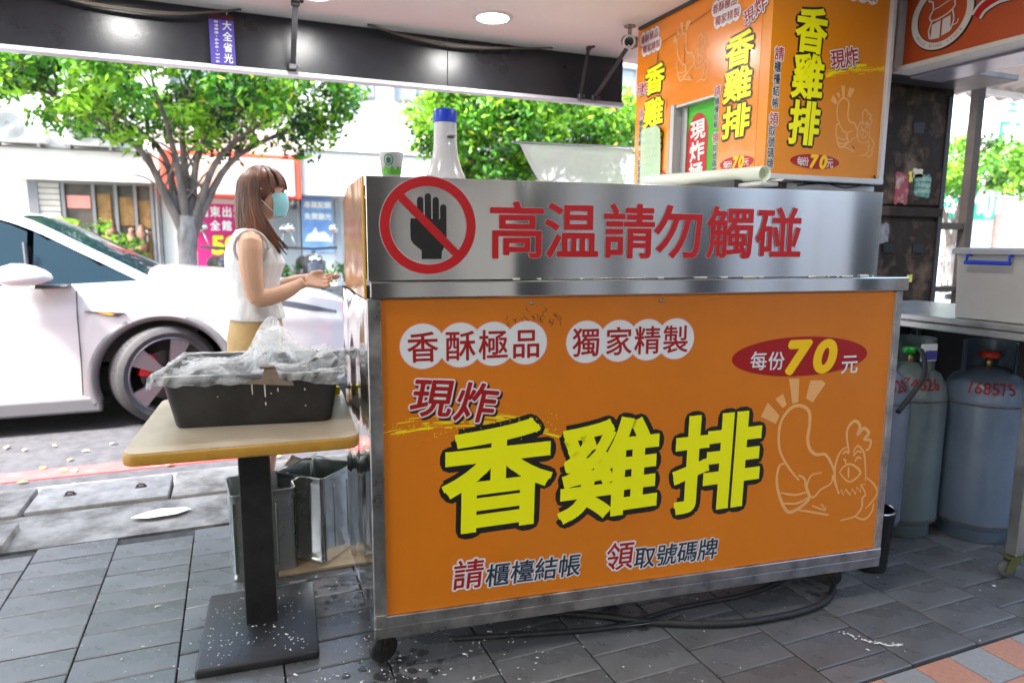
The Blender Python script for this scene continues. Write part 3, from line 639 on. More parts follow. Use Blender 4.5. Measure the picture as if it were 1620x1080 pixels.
# tub
tub_m = mat('black_tub_plastic', (.024, .024, .026), .42, vary=.35, vscale=9, bump=.25, bscale=70, rvar=.1)
TA = R(-9)
tub = empty('plastic_tub', 'black plastic tub lined with clear bag, full of wrap, on the side table', 'tub', (.070, 2.40, .7335), TA)
def rr(hx, hy, r, n=5):
    P = []
    for cx_, cy_, a0 in ((hx - r, hy - r, 0), (-hx + r, hy - r, 90), (-hx + r, -hy + r, 180), (hx - r, -hy + r, 270)):
        P += [(cx_ + r * math.cos(R(a0 + 90 * i / n)), cy_ + r * math.sin(R(a0 + 90 * i / n))) for i in range(n + 1)]
    return P
def shell(levels, m, name, par, cap0=True):
    b = MB(); N = None
    for (hx, hy, r, z) in levels:
        P = rr(hx, hy, r); N = len(P); b.v += [(x, y, z) for x, y in P]
    for l in range(len(levels) - 1):
        for i in range(N): b.f.append((l * N + i, l * N + (i + 1) % N, (l + 1) * N + (i + 1) % N, (l + 1) * N + i)); b.mi.append(0)
    if cap0: b.f.append(tuple(range(N))[::-1]); b.mi.append(0)
    b.f.append(tuple((len(levels) - 1) * N + i for i in range(N))); b.mi.append(0)
    return b.build(name, m, par, True, 50)
shell([(.228, .18, .03, 0), (.232, .184, .032, .006), (.257, .208, .035, .150), (.271, .222, .04, .153), (.277, .228, .045, .158), (.275, .226, .045, .166), (.257, .208, .035, .168), (.251, .202, .035, .16), (.226, .178, .03, .01)], tub_m, 'tub_shell', tub)
film2 = bpy.data.materials.new('clear_wrap'); film2.use_nodes = True; nn = film2.node_tree; pb = nn.nodes['Principled BSDF']
pb.inputs['Base Color'].default_value = (.9, .93, .95, 1); pb.inputs['Roughness'].default_value = .3
tcn = nn.nodes.new('ShaderNodeTexCoord'); nz = nn.nodes.new('ShaderNodeTexNoise'); nz.inputs['Scale'].default_value = 9; nz.inputs['Detail'].default_value = 3; nz.inputs['Distortion'].default_value = 1.5
nn.links.new(tcn.outputs['Object'], nz.inputs['Vector']); mr_ = nn.nodes.new('ShaderNodeMapRange'); mr_.inputs[1].default_value = .38; mr_.inputs[2].default_value = .66; mr_.inputs[3].default_value = .12; mr_.inputs[4].default_value = .85
nn.links.new(nz.outputs['Fac'], mr_.inputs[0]); nn.links.new(mr_.outputs[0], pb.inputs['Alpha'])
bp_ = nn.nodes.new('ShaderNodeBump'); bp_.inputs['Strength'].default_value = .18; bp_.inputs['Distance'].default_value = .01; nn.links.new(nz.outputs['Fac'], bp_.inputs['Height']); nn.links.new(bp_.outputs[0], pb.inputs['Normal'])
_tl = nn.nodes.new('ShaderNodeBsdfTranslucent'); _tl.inputs[0].default_value = (.9, .92, .94, 1); _tr = nn.nodes.new('ShaderNodeBsdfTransparent'); _m1 = nn.nodes.new('ShaderNodeMixShader'); _m2 = nn.nodes.new('ShaderNodeMixShader')
_m1.inputs[0].default_value = .6; nn.links.new(mr_.outputs[0], _m2.inputs[0]); nn.links.new(pb.outputs[0], _m1.inputs[1]); nn.links.new(_tl.outputs[0], _m1.inputs[2]); nn.links.new(_tr.outputs[0], _m2.inputs[1]); nn.links.new(_m1.outputs[0], _m2.inputs[2])
for l_ in list(pb.inputs['Alpha'].links): nn.links.remove(l_)
pb.inputs['Alpha'].default_value = 1
nn.links.new(_m2.outputs[0], [n_ for n_ in nn.nodes if n_.type == 'OUTPUT_MATERIAL'][0].inputs[0])
def crease(p, s, seed): 
    v = Vector(p) * s + Vector((seed, seed * 2.1, 0)); n1 = noise.noise(v + Vector((noise.noise(v * .7), noise.noise(v * .7 + Vector((5, 5, 5))), 0)) * 1.3); return 1 - abs(n1) * 2.4
b = MB(); NX, NYY = 84, 70; V = []
for i in range(NX + 1):
    for j in range(NYY + 1):
        u = -1.17 + 2.34 * i / NX; v = -1.2 + 2.4 * j / NYY
        x = u * .277; y = v * .228; e_ = max(abs(u), abs(v)); cr_ = crease((u * 1.8, v * 1.6, 0), 1.3, 3); c2_ = crease((u * 3, v * 3, 1), 1.1, 8)
        if e_ > 1.0:
            dd = e_ - 1.0; hang = (.028 + .022 * noise.noise(Vector((u * 4, v * 4, 2)))) * min(1, dd / .12)
            lim = .284 / .277
            x = max(-lim, min(lim, u)) * .277 * (1 + .012 * c2_); y = max(-.235 / .228, min(.235 / .228, v)) * .228 * (1 + .015 * c2_); z = .172 - hang - dd * .03 + .004 * c2_
        else:
            dip = min(1, (1 - e_) / .22); z = .171 - .05 * dip + dip * (.034 * cr_ + .006 * c2_) + .002 * c2_
            z += dip * .15 * math.exp(-((u - .12) ** 2 / .06 + (v - .35) ** 2 / .12)) * (.75 + .4 * cr_)
            z += dip * .05 * math.exp(-((u - .7) ** 2 / .1 + (v - .5) ** 2 / .2)) + dip * .03 * math.exp(-((u + .6) ** 2 / .06 + (v + .1) ** 2 / .3))
        V.append((x, y, z))
b.add(V, [(i * (NYY + 1) + j, (i + 1) * (NYY + 1) + j, (i + 1) * (NYY + 1) + j + 1, i * (NYY + 1) + j + 1) for i in range(NX) for j in range(NYY)])
b.build('bag_liner', film2, tub, True)
b = MB(); V = []  # peaked crumple
for i in range(25):
    for j in range(19):
        u = -1 + 2 * i / 24; v = j / 18; c_ = crease((u * 3, v * 3, 0), 1.5, 17)
        V.append((.03 + u * (.10 * (1 - v * .8) + .012) + .015 * c_, .10 + .02 * math.sin(u * 5) + .02 * c_ - .03 * v, .14 + v * .16 * (1 - .35 * abs(u)) + .008 * c_))
b.add(V, [(i * 19 + j, (i + 1) * 19 + j, (i + 1) * 19 + j + 1, i * 19 + j + 1) for i in range(24) for j in range(18)])
b.build('crumpled_wrap', film2, tub, True)
inn = MB(); inn.rbox((0, .02, .10), (.40, .30, .08), .03, 3); inn.build('wrapped_bundle', mat('dark_bundle', (.06, .065, .07), .5, vary=.5, vscale=20, bump=.5, bscale=30), tub, True)
# bulldog clip on rim (its own thing)
cl = empty('bulldog_clip', 'large tan clip gripping the bag on the front rim of the tub', 'clip', (.070, 2.40, .7335), TA)
tan = mat('tan_clip', srgb(128, 112, 96), .45, vary=.15, vscale=30, bump=.1)
b = MB(); P = [(-.060, .150), (.076, .139), (.074, .150), (.047, .156), (.034, .164), (.030, .185), (.020, .192), (.0, .192), (-.010, .185), (-.014, .168), (-.024, .161), (-.060, .157)]
b.prism([(x + .05, z - .008) for x, z in P], lambda a, c, d: (a, d, c), -.243, -.239)
b.build('jaw', tan, cl); b = MB(); b.prism([(x * .8 + .05, z + .002) for x, z in P[4:10]], lambda a, c, d: (a, d, c), -.228, -.224); b.tube([(.03, -.235, .19), (.07, -.235, .19)], .005, 8); b.build('handle', tan, cl, True, 40)
# yellow sponge
b = MB(); b.rbox((0, 0, .018), (.06, .045, .034), .008, 2); o = b.build('yellow_sponge', mat('yellow_sponge', srgb(226, 196, 30), .9, vary=.1, bump=.5, bscale=90), None, True, 40); o.location = (.318, 2.56, .7335); o.rotation_euler = (0, 0, .3)
tag(o, 'small yellow sponge behind the tub beside the cart', 'sponge')
# flour drips on tub front
b = MB(); random.seed(5)
for (x, z0, l) in ((.0, .14, .04), (.037, .135, .045), (.037, .075, .012), (.075, .14, .012), (.075, .12, .014), (.055, .105, .006), (.155, .115, .008), (.155, .06, .006), (-.10, .1, .004)):
    yy = lambda z: -(.184 + .024 * z / .15) - .0012
    b.add([(x, yy(z0), z0), (x + .003, yy(z0), z0 - .004), (x + .0025, yy(z0 - l), z0 - l), (x - .001, yy(z0 - l), z0 - l), (x - .002, yy(z0), z0 - .003)], [(0, 1, 2, 3, 4)])
b.build('white_drip', _m['flour'], tub)
# ---- square tins
tin_m = mat('dull_tin', (.50, .51, .50), .28, .9, col2=(.38, .40, .39), vscale=3, bump=.2, bscale=12, rvar=.1)
def tin(loc, rz, label, m, h=.345, green=False, s=.236):
    e = empty('square_tin', label, 'tin', loc, rz)
    o = MB(); P = rr(s / 2, s / 2, .018, 4); N = len(P)
    lv = [(1, 0), (1.012, .004), (1.012, .012), (1, .018), (.985, .03), (.985, h - .04), (1, h - .03), (1, h - .012), (1.02, h - .008), (1.02, h), (.985, h), (.97, h - .01), (.965, .03)]
    for sc_, z in lv: o.v += [(x * sc_, y * sc_, z) for x, y in P]
    for l in range(len(lv) - 1):
        for i in range(N): o.f.append((l * N + i, l * N + (i + 1) % N, (l + 1) * N + (i + 1) % N, (l + 1) * N + i)); o.mi.append(0)
    o.f.append(tuple(range(N))[::-1]); o.mi.append(0); o.f.append(tuple((len(lv) - 1) * N + i for i in range(N))); o.mi.append(0)
    o.build('tin_wall', m, e, True, 40)
    for k in range(2):
        a = Matrix.Rotation(k * math.pi / 2, 3, 'Z'); o = MB()
        for px in (-.045, .045): o.rbox(a @ Vector((px, -s / 2 + .001, h / 2)), (.006, .004, h * .72) if k == 0 else (.004, .006, h * .72), .0015, 1)
        o.build('pressed_rib', m, e)
        if green:
            o = MB(); c = a @ Vector((0, -s / 2 + .0008, h / 2)); o.box(c, ((.10, .002, .26) if k == 0 else (.002, .10, .26)))
            for sx_ in (-.105,): o.box(a @ Vector((sx_, -s / 2 + .0008, h / 2)), ((.012, .002, .28) if k == 0 else (.002, .012, .28)))
            o.build('faded_green_print', mat('faded_green', srgb(96, 118, 84), .35, .6, col2=srgb(120, 126, 112), vscale=8), e)
    return e
tin((.060, 2.80, .004), R(4), 'open square tin with faded green print behind the table pedestal', tin_m, green=True)
bo = MB(); bo.rbox((0, 0, .006), (.36, .30, .012), .002, 1); o = bo.build('cardboard_sheet', mat('cardboard', (.42, .32, .2), .85, vary=.2, vscale=10, bump=.3), None); o.location = (.30, 2.80, .004); o.rotation_euler = (0, 0, R(-3)); tag(o, 'flat brown cardboard sheet under the shiny tin', 'cardboard')
t2 = tin((.285, 2.835, .0165), R(46), 'shiny square tin with torn open lid, standing on cardboard beside the cart', mat('shiny_tin', (.66, .66, .64), .14, 1., vary=.1, vscale=4, bump=.2, bscale=3, bdist=.008, bdet=0), h=.36)
b = MB(); V = []
for i in range(17):
    for j in range(5):
        u = i / 16; t = j / 4; V.append((-.10 + .2 * u, .1 - .05 * t + .012 * math.sin(u * 9), .362 + .055 * t * (.6 + .4 * math.sin(u * 5 + 1)) + .006 * math.sin(u * 14)))
b.add(V, [(i * 5 + j, (i + 1) * 5 + j, (i + 1) * 5 + j + 1, i * 5 + j + 1) for i in range(16) for j in range(4)]); b.build('torn_lid', mat('rusty_inside', (.25, .19, .14), .4, .8, col2=(.55, .54, .52), vscale=9, bump=.4, bscale=20), t2, True)
# ================================================================== ORANGE SIGN BOX (on the wall of the stall)
SX, SY = 2.012, 2.24
box_ = empty('sign_box', 'tall orange box sign with yellow characters above the right end of the stall', 'sign box', (SX, SY, 1.585))
bx = Vector((SX, SY, 1.585))
orange2 = mat('orange_print_glossy', srgb(236, 138, 28), .25, vary=.1, vscale=2, bump=.05, bscale=40, coat=.5, stretch=(1, 1, 5))
orange3 = mat('amber_print', srgb(222, 136, 12), .35, vary=.05, vscale=2, coat=.2)
whf = mat('white_aluminium', (.62, .63, .64), .35, .2, vary=.06)
b = MB()   # hollow carcass: front slab, left slab with window opening
b.box((.325, .03, .58), (.646, .056, 1.16)); b.build('front_board', orange3, box_)
WY0, WY1, WZ0, WZ1 = .335, .635, .0, .37
b = MB(); b.box((.022, .18, .58), (.04, .24, 1.16)); b.box((.022, .81, .58), (.04, .34, 1.16)); b.box((.022, .47, .765), (.04, .34, .79)); b.build('side_board', orange2, box_)
b = MB(); b.box((.34, .97, .58), (.62, .02, 1.16)); b.box((.66, .5, .58), (.02, .93, 1.16)); b.build('rear_board', DARKM, box_)
b = MB(); b.rbox((.641, -.006, .58), (.022, .02, 1.18), .002, 1); b.build('frame_strip', whf, box_); b = MB(); b.rbox((.32, -.004, -.012), (.66, .03, .022), .002, 1); b.build('frame_strip', whf, box_)
b = MB(); b.box((.05, .49, .16), (.01, .34, .42)); b.build('green_menu', mat('bright_green_print', srgb(70, 190, 30), .4), box_)
al = mat('aluminium_reveal', (.5, .51, .52), .4, .5)
b = MB(); b.box((.03, .628, .185), (.06, .012, .37)); b.box((.04, .60, .185), (.008, .045, .37)); b.box((-.002, .640, .185), (.008, .03, .38)); b.box((.04, .48, .364), (.08, .32, .01)); b.build('window_frame', al, box_)
b = MB(); b.box((-.003, .655, .185), (.004, .008, .38)); b.build('window_seal', BLKPL, box_)
mf = lambda a, c, d: (.0445 - d, .50 - a, c)
b = MB(); P = [(.075 * math.cos(t_), .22 + .10 * math.sin(t_)) for t_ in [math.pi * i / 14 for i in range(15)]] + [(-.075, -.02), (.075, -.02)]
b.add([mf(x, z, .0008) for x, z in P], [tuple(range(len(P)))], 0)
for i, ch in enumerate('現炸極'): put(b, ch, 0, .245 - i * .098, .105, .088, [(1, .03, .002, 0, 0)], mf, rot=R(4))
b.build('red_oval_print', [RED, WHITE], box_)
# front face print
F = lambda a, c, d: (a, -d + .002, c)
LB = [(0, .098, .0005, 0, 0), (1, .035, .0017, 0, .001, 1)]
for ch, x, z in (('香', .205, .570), ('雞', .203, .392), ('排', .198, .208)):
    b = MB(); put(b, ch, x, z, .155, .168, LB, F, shear=.05); b.build('yellow_character', [BLACK, YELLOW], box_)
b = MB(); lw = [(0, .085, .0004, 0, 0), (1, .012, .0014, 0, 0)]; lk = [(0, .085, .0004, 0, 0), (2, .012, .0014, 0, 0)]
put(b, '請', .046, .465, .046, .052, lw, F)
for i, ch in enumerate('櫃檯結帳'): put(b, ch, .040, .415 - i * .046, .034, .042, lk, F)
put(b, '領', .036, .215, .046, .048, lw, F)
for i, ch in enumerate('取號碼牌'): put(b, ch, .031, .167 - i * .043, .034, .04, lk, F)
b.build('vertical_lettering', [WHITE, DRED, DGREY], box_)
b = MB(); ls = [(0, .09, .0010, .003, -.003), (1, .085, .0014, 0, 0), (2, .015, .002, 0, 0)]
put(b, '現', .355, .475, .072, .075, ls, F, rot=R(12)); put(b, '炸', .430, .492, .075, .078, ls, F, rot=R(12)); b.build('tilted_lettering', [BLACK, WHITE, DRED], box_)
b = MB(); random.seed(8)
for k in range(70):
    t = random.random(); x = .31 + .32 * t; z = .412 + .052 * t ** .6 + random.gauss(0, .006); ribbon(b, [(x - .02, z - .004), (min(x + .02, .628), z + .002)], .003, .0002 + k * 1e-6, F, 0, k=1)
ribbon(b, [(.30, .40), (.36, .43), (.42, .452), (.52, .468)], .016, .0001, F); b.build('brush_stroke_print', _m['brush_yellow'], box_)
b = MB(); chicken(b, .475, .225, .52, .0008, F, 0); b.build('chicken_outline_print', CREAM, box_)
b = MB(); disc(b, .270, .058, .135, .030, .0008, F, 0, 48)
for ch, x, s in (('每', .188, .032), ('份', .218, .032), ('元', .352, .036)): put(b, ch, x, .056, s, s * 1.1, [(1, .012, .0018, 0, 0)], F)
put(b, '7', .262, .058, .056, .05, [(2, .08, .002, 0, 0)], F, shear=.18); put(b, '0', .315, .058, .056, .05, [(2, .08, .002, 0, 0)], F, shear=.18)
b.build('price_oval', [DRED, WHITE, GOLD], box_)
b = MB()
for i, ch in enumerate('獨家精製'): disc(b, .36 + i * .055, .745, .036, .036, .0006 + i * .00005, F, 0)
for i, ch in enumerate('獨家精製'): put(b, ch, .36 + i * .055, .745, .046, .046, [(1, .008, .0016, 0, 0)], F)
b.build('round_lettering', [WHITE, DRED], box_)
# left face print (seen edge on): horizontal axis runs from the street towards the camera
G = lambda a, c, d: (.0005 - d, -a, c)          # a = -(world y - SY)
def leftcol(y, zs, chars, w_, h_, name='yellow_character'):
    for ch, z in zip(chars, zs):
        b = MB(); put(b, ch, -(y - SY), z - 1.585, w_, h_, LB, G, shear=.05); b.build(name, [BLACK, YELLOW], box_)
leftcol(2.425, (2.105, 1.965, 1.815), '香雞排', .165, .128)
leftcol(3.05, (2.115, 1.955, 1.80), '香雞排', .165, .13)
b = MB()
for yy, zz in ((3.12, 2.335), (2.545, 2.315)):
    for r_, (row, dy, dz) in enumerate((('香酥極品', 0, 0), ('獨家精製', -.02, -.055))):
        for i, ch in enumerate(row):
            a = -(yy - SY) + (i - 1.2) * .040 - dy; z = zz - 1.585 + dz + .0
            disc(b, a, z, .028, .034, .0008 + .0001 * (i + 4 * r_), G, 0, 24); put(b, ch, a, z, .036, .04, [(1, .01, .0022, 0, 0)], G, seg=4)
b.build('round_lettering', [WHITE, DRED], box_)
b = MB()
put(b, '現', -(2.375 - SY) - .0, 2.225 - 1.585, .058, .065, ls, G, rot=R(14)); put(b, '炸', -(2.31 - SY), 2.250 - 1.585, .07, .072, ls, G, rot=R(14))
put(b, '現', -(3.18 - SY), 2.09 - 1.585, .05, .06, ls, G); put(b, '炸', -(3.135 - SY), 2.09 - 1.585, .065, .06, ls, G)
b.build('tilted_lettering', [BLACK, WHITE, DRED], box_)
b = MB()
for y0, zt in ((2.555, 1.965), (3.165, 1.965)):
    put(b, '請', -(y0 - SY), zt - 1.585, .04, .045, lw, G)
    for i, ch in enumerate('櫃檯結帳'): put(b, ch, -(y0 - SY), zt - 1.585 - .045 - i * .033, .03, .031, lk, G, seg=4)
    put(b, '領', -(y0 - SY), zt - 1.585 - .20, .04, .045, lw, G)
    for i, ch in enumerate('取號碼牌'): put(b, ch, -(y0 - SY), zt - 1.585 - .245 - i * .033, .03, .031, lk, G, seg=4)
b.build('vertical_lettering', [WHITE, DRED, DGREY], box_)
b = MB(); chicken(b, -(2.755 - SY), 2.17 - 1.585, .55, .0008, G, 0); b.build('chicken_outline_print', CREAM, box_)
b = MB()
for yy in (2.41, 3.03):
    disc(b, -(yy - SY), 1.642 - 1.585, .105, .028, .0008, G, 0, 40); a = -(yy - SY)
    put(b, '每', a - .065, .055, .03, .03, [(1, .012, .0018, 0, 0)], G); put(b, '份', a - .038, .055, .03, .03, [(1, .012, .0018, 0, 0)], G); put(b, '元', a + .065, .055, .03, .03, [(1, .012, .0018, 0, 0)], G)
    put(b, '7', a - .004, .058, .045, .045, [(2, .08, .002, 0, 0)], G, shear=.18); put(b, '0', a + .034, .058, .045, .045, [(2, .08, .002, 0, 0)], G, shear=.18)
b.build('price_oval', [RED, WHITE, GOLD], box_)
b = MB(); b.rbox((-.006, .47, .812), (.016, .98, .02), .003, 1); b.build('ceiling_seal', mat('dirty_seal', (.06, .055, .05), .8), box_)
b = MB(); random.seed(4)
for k in range(9):
    y = random.uniform(.1, .85); z = random.uniform(.35, .75); ribbon(b, [(-y, z), (-y + .004, z - .03), (-y + .002, z - random.uniform(.05, .12))], .004, .0006, G, k=2)
ribbon(b, [(-.85, .68), (-.7, .70), (-.5, .72), (-.3, .75)], .004, .0006, G, k=4)
b.build('scratch_mark', mat('brown_scratch', (.22, .09, .03), .7), box_)
# taped menu sheet
sh = MB(); V = []
for i in range(7):
    for j in range(9):
        y = 3.145 - .185 * i / 6; z = 1.60 + (.283) * j / 8; V.append((2.004 - .006 * math.sin(i * 1.1) ** 2 - .012 * (j / 8) ** 3 * (i / 6), y + .012 * j / 8 * 0, z - (.02 if (i == 6 and j == 8) else 0)))
sh.add(V, [(i * 9 + j, (i + 1) * 9 + j, (i + 1) * 9 + j + 1, i * 9 + j + 1) for i in range(6) for j in range(8)], 0)
H_ = lambda a, c, d: (1.9895 - d, 3.145 - a, c)
random.seed(2)
o = sh.build('notice_sheet', mat('mint_paper', srgb(178, 204, 170), .6, vary=.04), None, True)
tag(o, 'pale green handwritten notice sheet taped low on the orange side board', 'notice')
sh = MB()
for r_ in range(6):
    for i in range(7):
        if r_ in (0, 1) and i > 4: continue
        a = .025 + i * .021; z = 1.845 - r_ * .037
        for s_ in range(3): ribbon(sh, [(a + random.uniform(-.006, .004), z + random.uniform(-.009, .009)), (a + random.uniform(-.002, .008), z + random.uniform(-.009, .009))], .0022, .0, H_, 1 if (r_ == 3 and i < 4) else 0, k=1)
hw = sh.build('handwriting', [mat('blue_ink', srgb(110, 120, 180), .6), mat('red_ink', srgb(210, 90, 90), .6)], o)
# wiring and white ledge below box
b = MB(); b.rbox((1.965, 2.60, 1.535), (.09, .90, .016), .004, 1); b.rbox((2.42, 2.42, 1.535), (.50, .30, .045), .006, 2); b.rbox((2.46, 2.40, 1.571), (.42, .28, .012), .004, 1)
ld = tag(b.build('white_ledge', mat('grubby_white', (.5, .51, .5), .5, vary=.15, vscale=8), None, True, 40), 'grubby white ledge of packed plastic under the front of the orange box sign', 'ledge')
b = MB(); b.tube(spline([(2.62, 2.235, 1.60), (2.63, 2.24, 1.57), (2.58, 2.255, 1.56), (2.45, 2.262, 1.565), (2.33, 2.262, 1.558), (2.22, 2.268, 1.545)], 6), .0035, 6)
b.tube(spline([(2.60, 2.24, 1.565), (2.5, 2.262, 1.545), (2.42, 2.265, 1.553), (2.36, 2.262, 1.572), (2.25, 2.265, 1.56)], 6), .003, 6)
tag(b.build('thin_cable', BLKPL, None, True), 'thin dark cables looping over the white ledge under the orange box sign', 'cable')
# dark back of fryer hood between roll and box
b = MB(); b.box((2.05, 2.46, 1.52), (.30, .36, .075)); o = tag(b.build('fryer_hood', mat('dark_hood', (.06, .06, .062), .4, .7), None), 'dark metal fryer hood just under the orange box sign', 'fryer hood')
# CCTV  camera
cc = empty('security_camera', 'old brown bullet security camera hanging from the ceiling beside the orange box sign', 'security camera', (1.945, 3.19, 2.40))
M = Vector((-.35, -.85, -.30)).normalized().to_track_quat('Z', 'Y').to_matrix()
b = MB(); b.lathe([(.001, -.06), (.022, -.058), (.026, -.05), (.027, .05), (.001, .052)], 24, (-.03, -.03, -.085), M); b.build('housing', mat('old_bronze', (.06, .035, .028), .5, .4, vary=.4, vscale=30), cc, True, 40)
fr_ = M @ Vector((0, 0, .055)) + Vector((-.03, -.03, -.085))
b = MB(); b.lathe([(.022, -.004), (.031, -.004), (.033, .006), (.031, .010), (.024, .010), (.022, .0)], 28, fr_, M); b.build('lens_ring', mat('ivory_ring', (.6, .59, .55), .4), cc, True)
b = MB(); b.lathe([(.001, .004), (.012, .0045), (.0235, .001)], 24, fr_, M); b.lathe([(.008, .0048), (.011, .0065), (.012, .0045)], 20, fr_, M); b.build('lens', mat('camera_glass', (.02, .02, .04), .1, coat=1), cc, True)
b = MB(); b.tube([(0, 0, 0), (-.004, -.006, -.04), (-.02, -.02, -.07)], [.012, .010, .012], 10); b.lathe([(.03, -.0), (.03, -.006), (.012, -.010)], 16); b.rbox((.015, -.01, -.09), (.03, .05, .04), .006, 2); b.build('mount', mat('chipped_white', (.5, .48, .44), .7, col2=(.08, .05, .04), vscale=40), cc)
# ================================================================== RIGHT SIDE
# cow sign
cs = empty('shop_sign', 'brown-orange lit-box shop sign with round cow emblem and white frame at top right', 'shop sign', (2.768, 2.29, 2.06))
brown = mat('burnt_orange_print', srgb(168, 70, 28), .45, vary=.06, vscale=2)
b = MB(); b.box((.06, -.95, .42), (.10, 1.86, .80)); b.build('sign_face', brown, cs)
b = MB(); b.rbox((.045, -.96, .005), (.12, 1.92, .022), .003, 1); b.build('frame_rail', mat('off_white_frame', (.56, .54, .50), .4, vary=.08), cs); b = MB(); b.rbox((.045, .008, .43), (.12, .020, .87), .003, 1); b.build('frame_rail', _m['off_white_frame'], cs)
K = lambda a, c, d: (.0095 - d, -a, c)
b = MB(); n = 56; ex, ez, r0, r1 = .187, .185, .107, .135
V = [K(ex + r * math.cos(6.28318 * i / n), ez + r * math.sin(6.28318 * i / n), .001) for r in (r0, r1) for i in range(n)]
V2 = [K(ex + r * math.cos(6.28318 * i / n), ez + r * math.sin(6.28318 * i / n), .004) for r in (r0, r1) for i in range(n)]
b.add(V2, [(i, (i + 1) % n, n + (i + 1) % n, n + i) for i in range(n)], 0)
b.add([K(ex + .139 * math.cos(6.28318 * i / n) + .003, ez + .139 * math.sin(6.28318 * i / n) - .003, .0012) for i in range(n)] + [K(ex + .105 * math.cos(6.28318 * i / n), ez + .105 * math.sin(6.28318 * i / n), .0012) for i in range(n)], [(i, (i + 1) % n, n + (i + 1) % n, n + i) for i in range(n)], 1)
tx = 'MILK KING SINCE'
for i, ch in enumerate(tx):
    if ch == ' ': continue
    t_ = R(215 + i * 7.4); put(b, ch, ex + .1205 * math.cos(t_), ez + .1205 * math.sin(t_), .013, .012, [(2, 0, .005, 0, 0)], K, rot=t_ + math.pi / 2)
def cow(pts, w_=.006, sm=True): ribbon(b, [(ex + x, ez + z) for x, z in pts], w_, .003, K, 0, smooth=sm, taper=False)
cow([(-.055, .095), (-.062, .07), (-.045, .062), (-.04, .03), (-.052, .008), (-.045, -.012), (-.01, -.012), (.03, .0), (.055, .022), (.05, .05), (.062, .075)])
cow([(-.04, .03), (-.01, .035), (.02, .045), (.04, .05)], .004); cow([(-.04, -.012), (-.052, -.05), (-.045, -.085)], .006); cow([(.045, .01), (.055, -.03), (.045, -.07)], .006); cow([(.05, -.055), (.07, -.05), (.075, -.035)], .004)
for pts in ([(-.04, -.03), (-.002, -.02), (-.002, -.09), (-.042, -.088)], [(.006, -.02), (.04, -.012), (.044, -.075), (.006, -.085)]): b.add([K(ex + x, ez + z, .0025) for x, z in pts], [(0, 1, 2, 3)], 0)
b.build('cow_emblem', [mat('emblem_white', (.6, .59, .56), .4), BLACK, mat('emblem_red', srgb(170, 60, 40), .4)], cs)
b = MB()
for wd, mi, d in ((.060, 1, .002), (.052, 0, .003), (.030, 2, .0045)):
    ribbon(b, [(.335, .135), (.36, .165), (.42, .185), (.5, .185), (.6, .21), (.7, .22)], wd, d, K, mi, taper=False)
b.build('red_brush_letter', [_m['emblem_white'], BLACK, DRED], cs)
b = MB(); b.rbox((.20, -.92, -.012), (.20, 1.86, .012), .002, 1); b.build('soffit', mat('lilac_soffit', (.28, .27, .34), .18, .3), cs)
b = MB(); b.box((-.012, .025, .4), (.02, .012, .9)); b.box((-.03, .03, .4), (.006, .012, .9)); b.build('side_gap_strip', BLKPL, cs)
# box between signs dark gap
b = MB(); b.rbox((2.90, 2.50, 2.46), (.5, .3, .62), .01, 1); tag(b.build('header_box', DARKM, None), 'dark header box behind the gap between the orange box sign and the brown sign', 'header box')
# cabinet
cab_ = empty('electrical_cabinet', 'tall grimy brown metal electrical cabinet with torn stickers, beside the orange box sign', 'cabinet', (3.64, 2.95, 0))
grime = mat('grimy_brown_steel', (.016, .009, .005), .8, 0., spec=.15, col2=(.15, .098, .062), vscale=5, bump=.9, bscale=22, rvar=.15, lo=.50, hi=.74, detail=10)
b = MB(); b.rbox((0.03, .25, 1.11), (.80, .50, 2.22), .008, 1); b.build('cabinet_body', grime, cab_)
b = MB(); b.rbox((0.02, -.006, 1.865), (.70, .014, .66), .004, 1); b.build('door_upper', grime, cab_)
b = MB(); b.rbox((0.02, -.006, 1.08), (.70, .014, .72), .004, 1); b.build('door_lower', grime, cab_)
b = MB(); b.rbox((0.0, -.012, 1.495), (.78, .02, .055), .004, 1); b.build('door_rail', grime, cab_)
b = MB(); b.rbox((.375, -.012, 1.2), (.035, .018, 1.95), .003, 1); b.build('hinge_strip', mat('black_grime', (.012, .01, .01), .7, bump=.6, bscale=40), cab_)
for x, z in ((.205, 1.28), (-.04, 1.28)): b = MB(); b.box((x, -.0155, z), (.085, .008, .05)); b.build('vent_slot', mat('slot_black', (.003, .003, .003), .9), cab_)
Q = lambda a, c, d: (a, -.014 - d, c); random.seed(21)
def torn(x, z, sx, sz, m, name='torn_sticker'):
    b = MB(); P = []
    for i in range(26):
        t_ = 6.283 * i / 26; r_ = 1 / max(abs(math.cos(t_)), abs(math.sin(t_))); r_ = min(r_, 1.35) * (1 - random.random() * .22); P.append(Q(x + sx / 2 * r_ * math.cos(t_), z + sz / 2 * r_ * math.sin(t_), .0015))
    b.add(P, [tuple(range(26))]); return b.build(name, m, cab_)
torn(.03, 1.63, .12, .20, mat('faded_red_sticker', srgb(120, 24, 34), .6, col2=srgb(170, 140, 120), vscale=16, lo=.5, hi=.7))
torn(.20, 1.65, .15, .15, mat('faded_green_sticker', srgb(30, 96, 78), .6, col2=srgb(120, 140, 120), vscale=22, lo=.5, hi=.7))
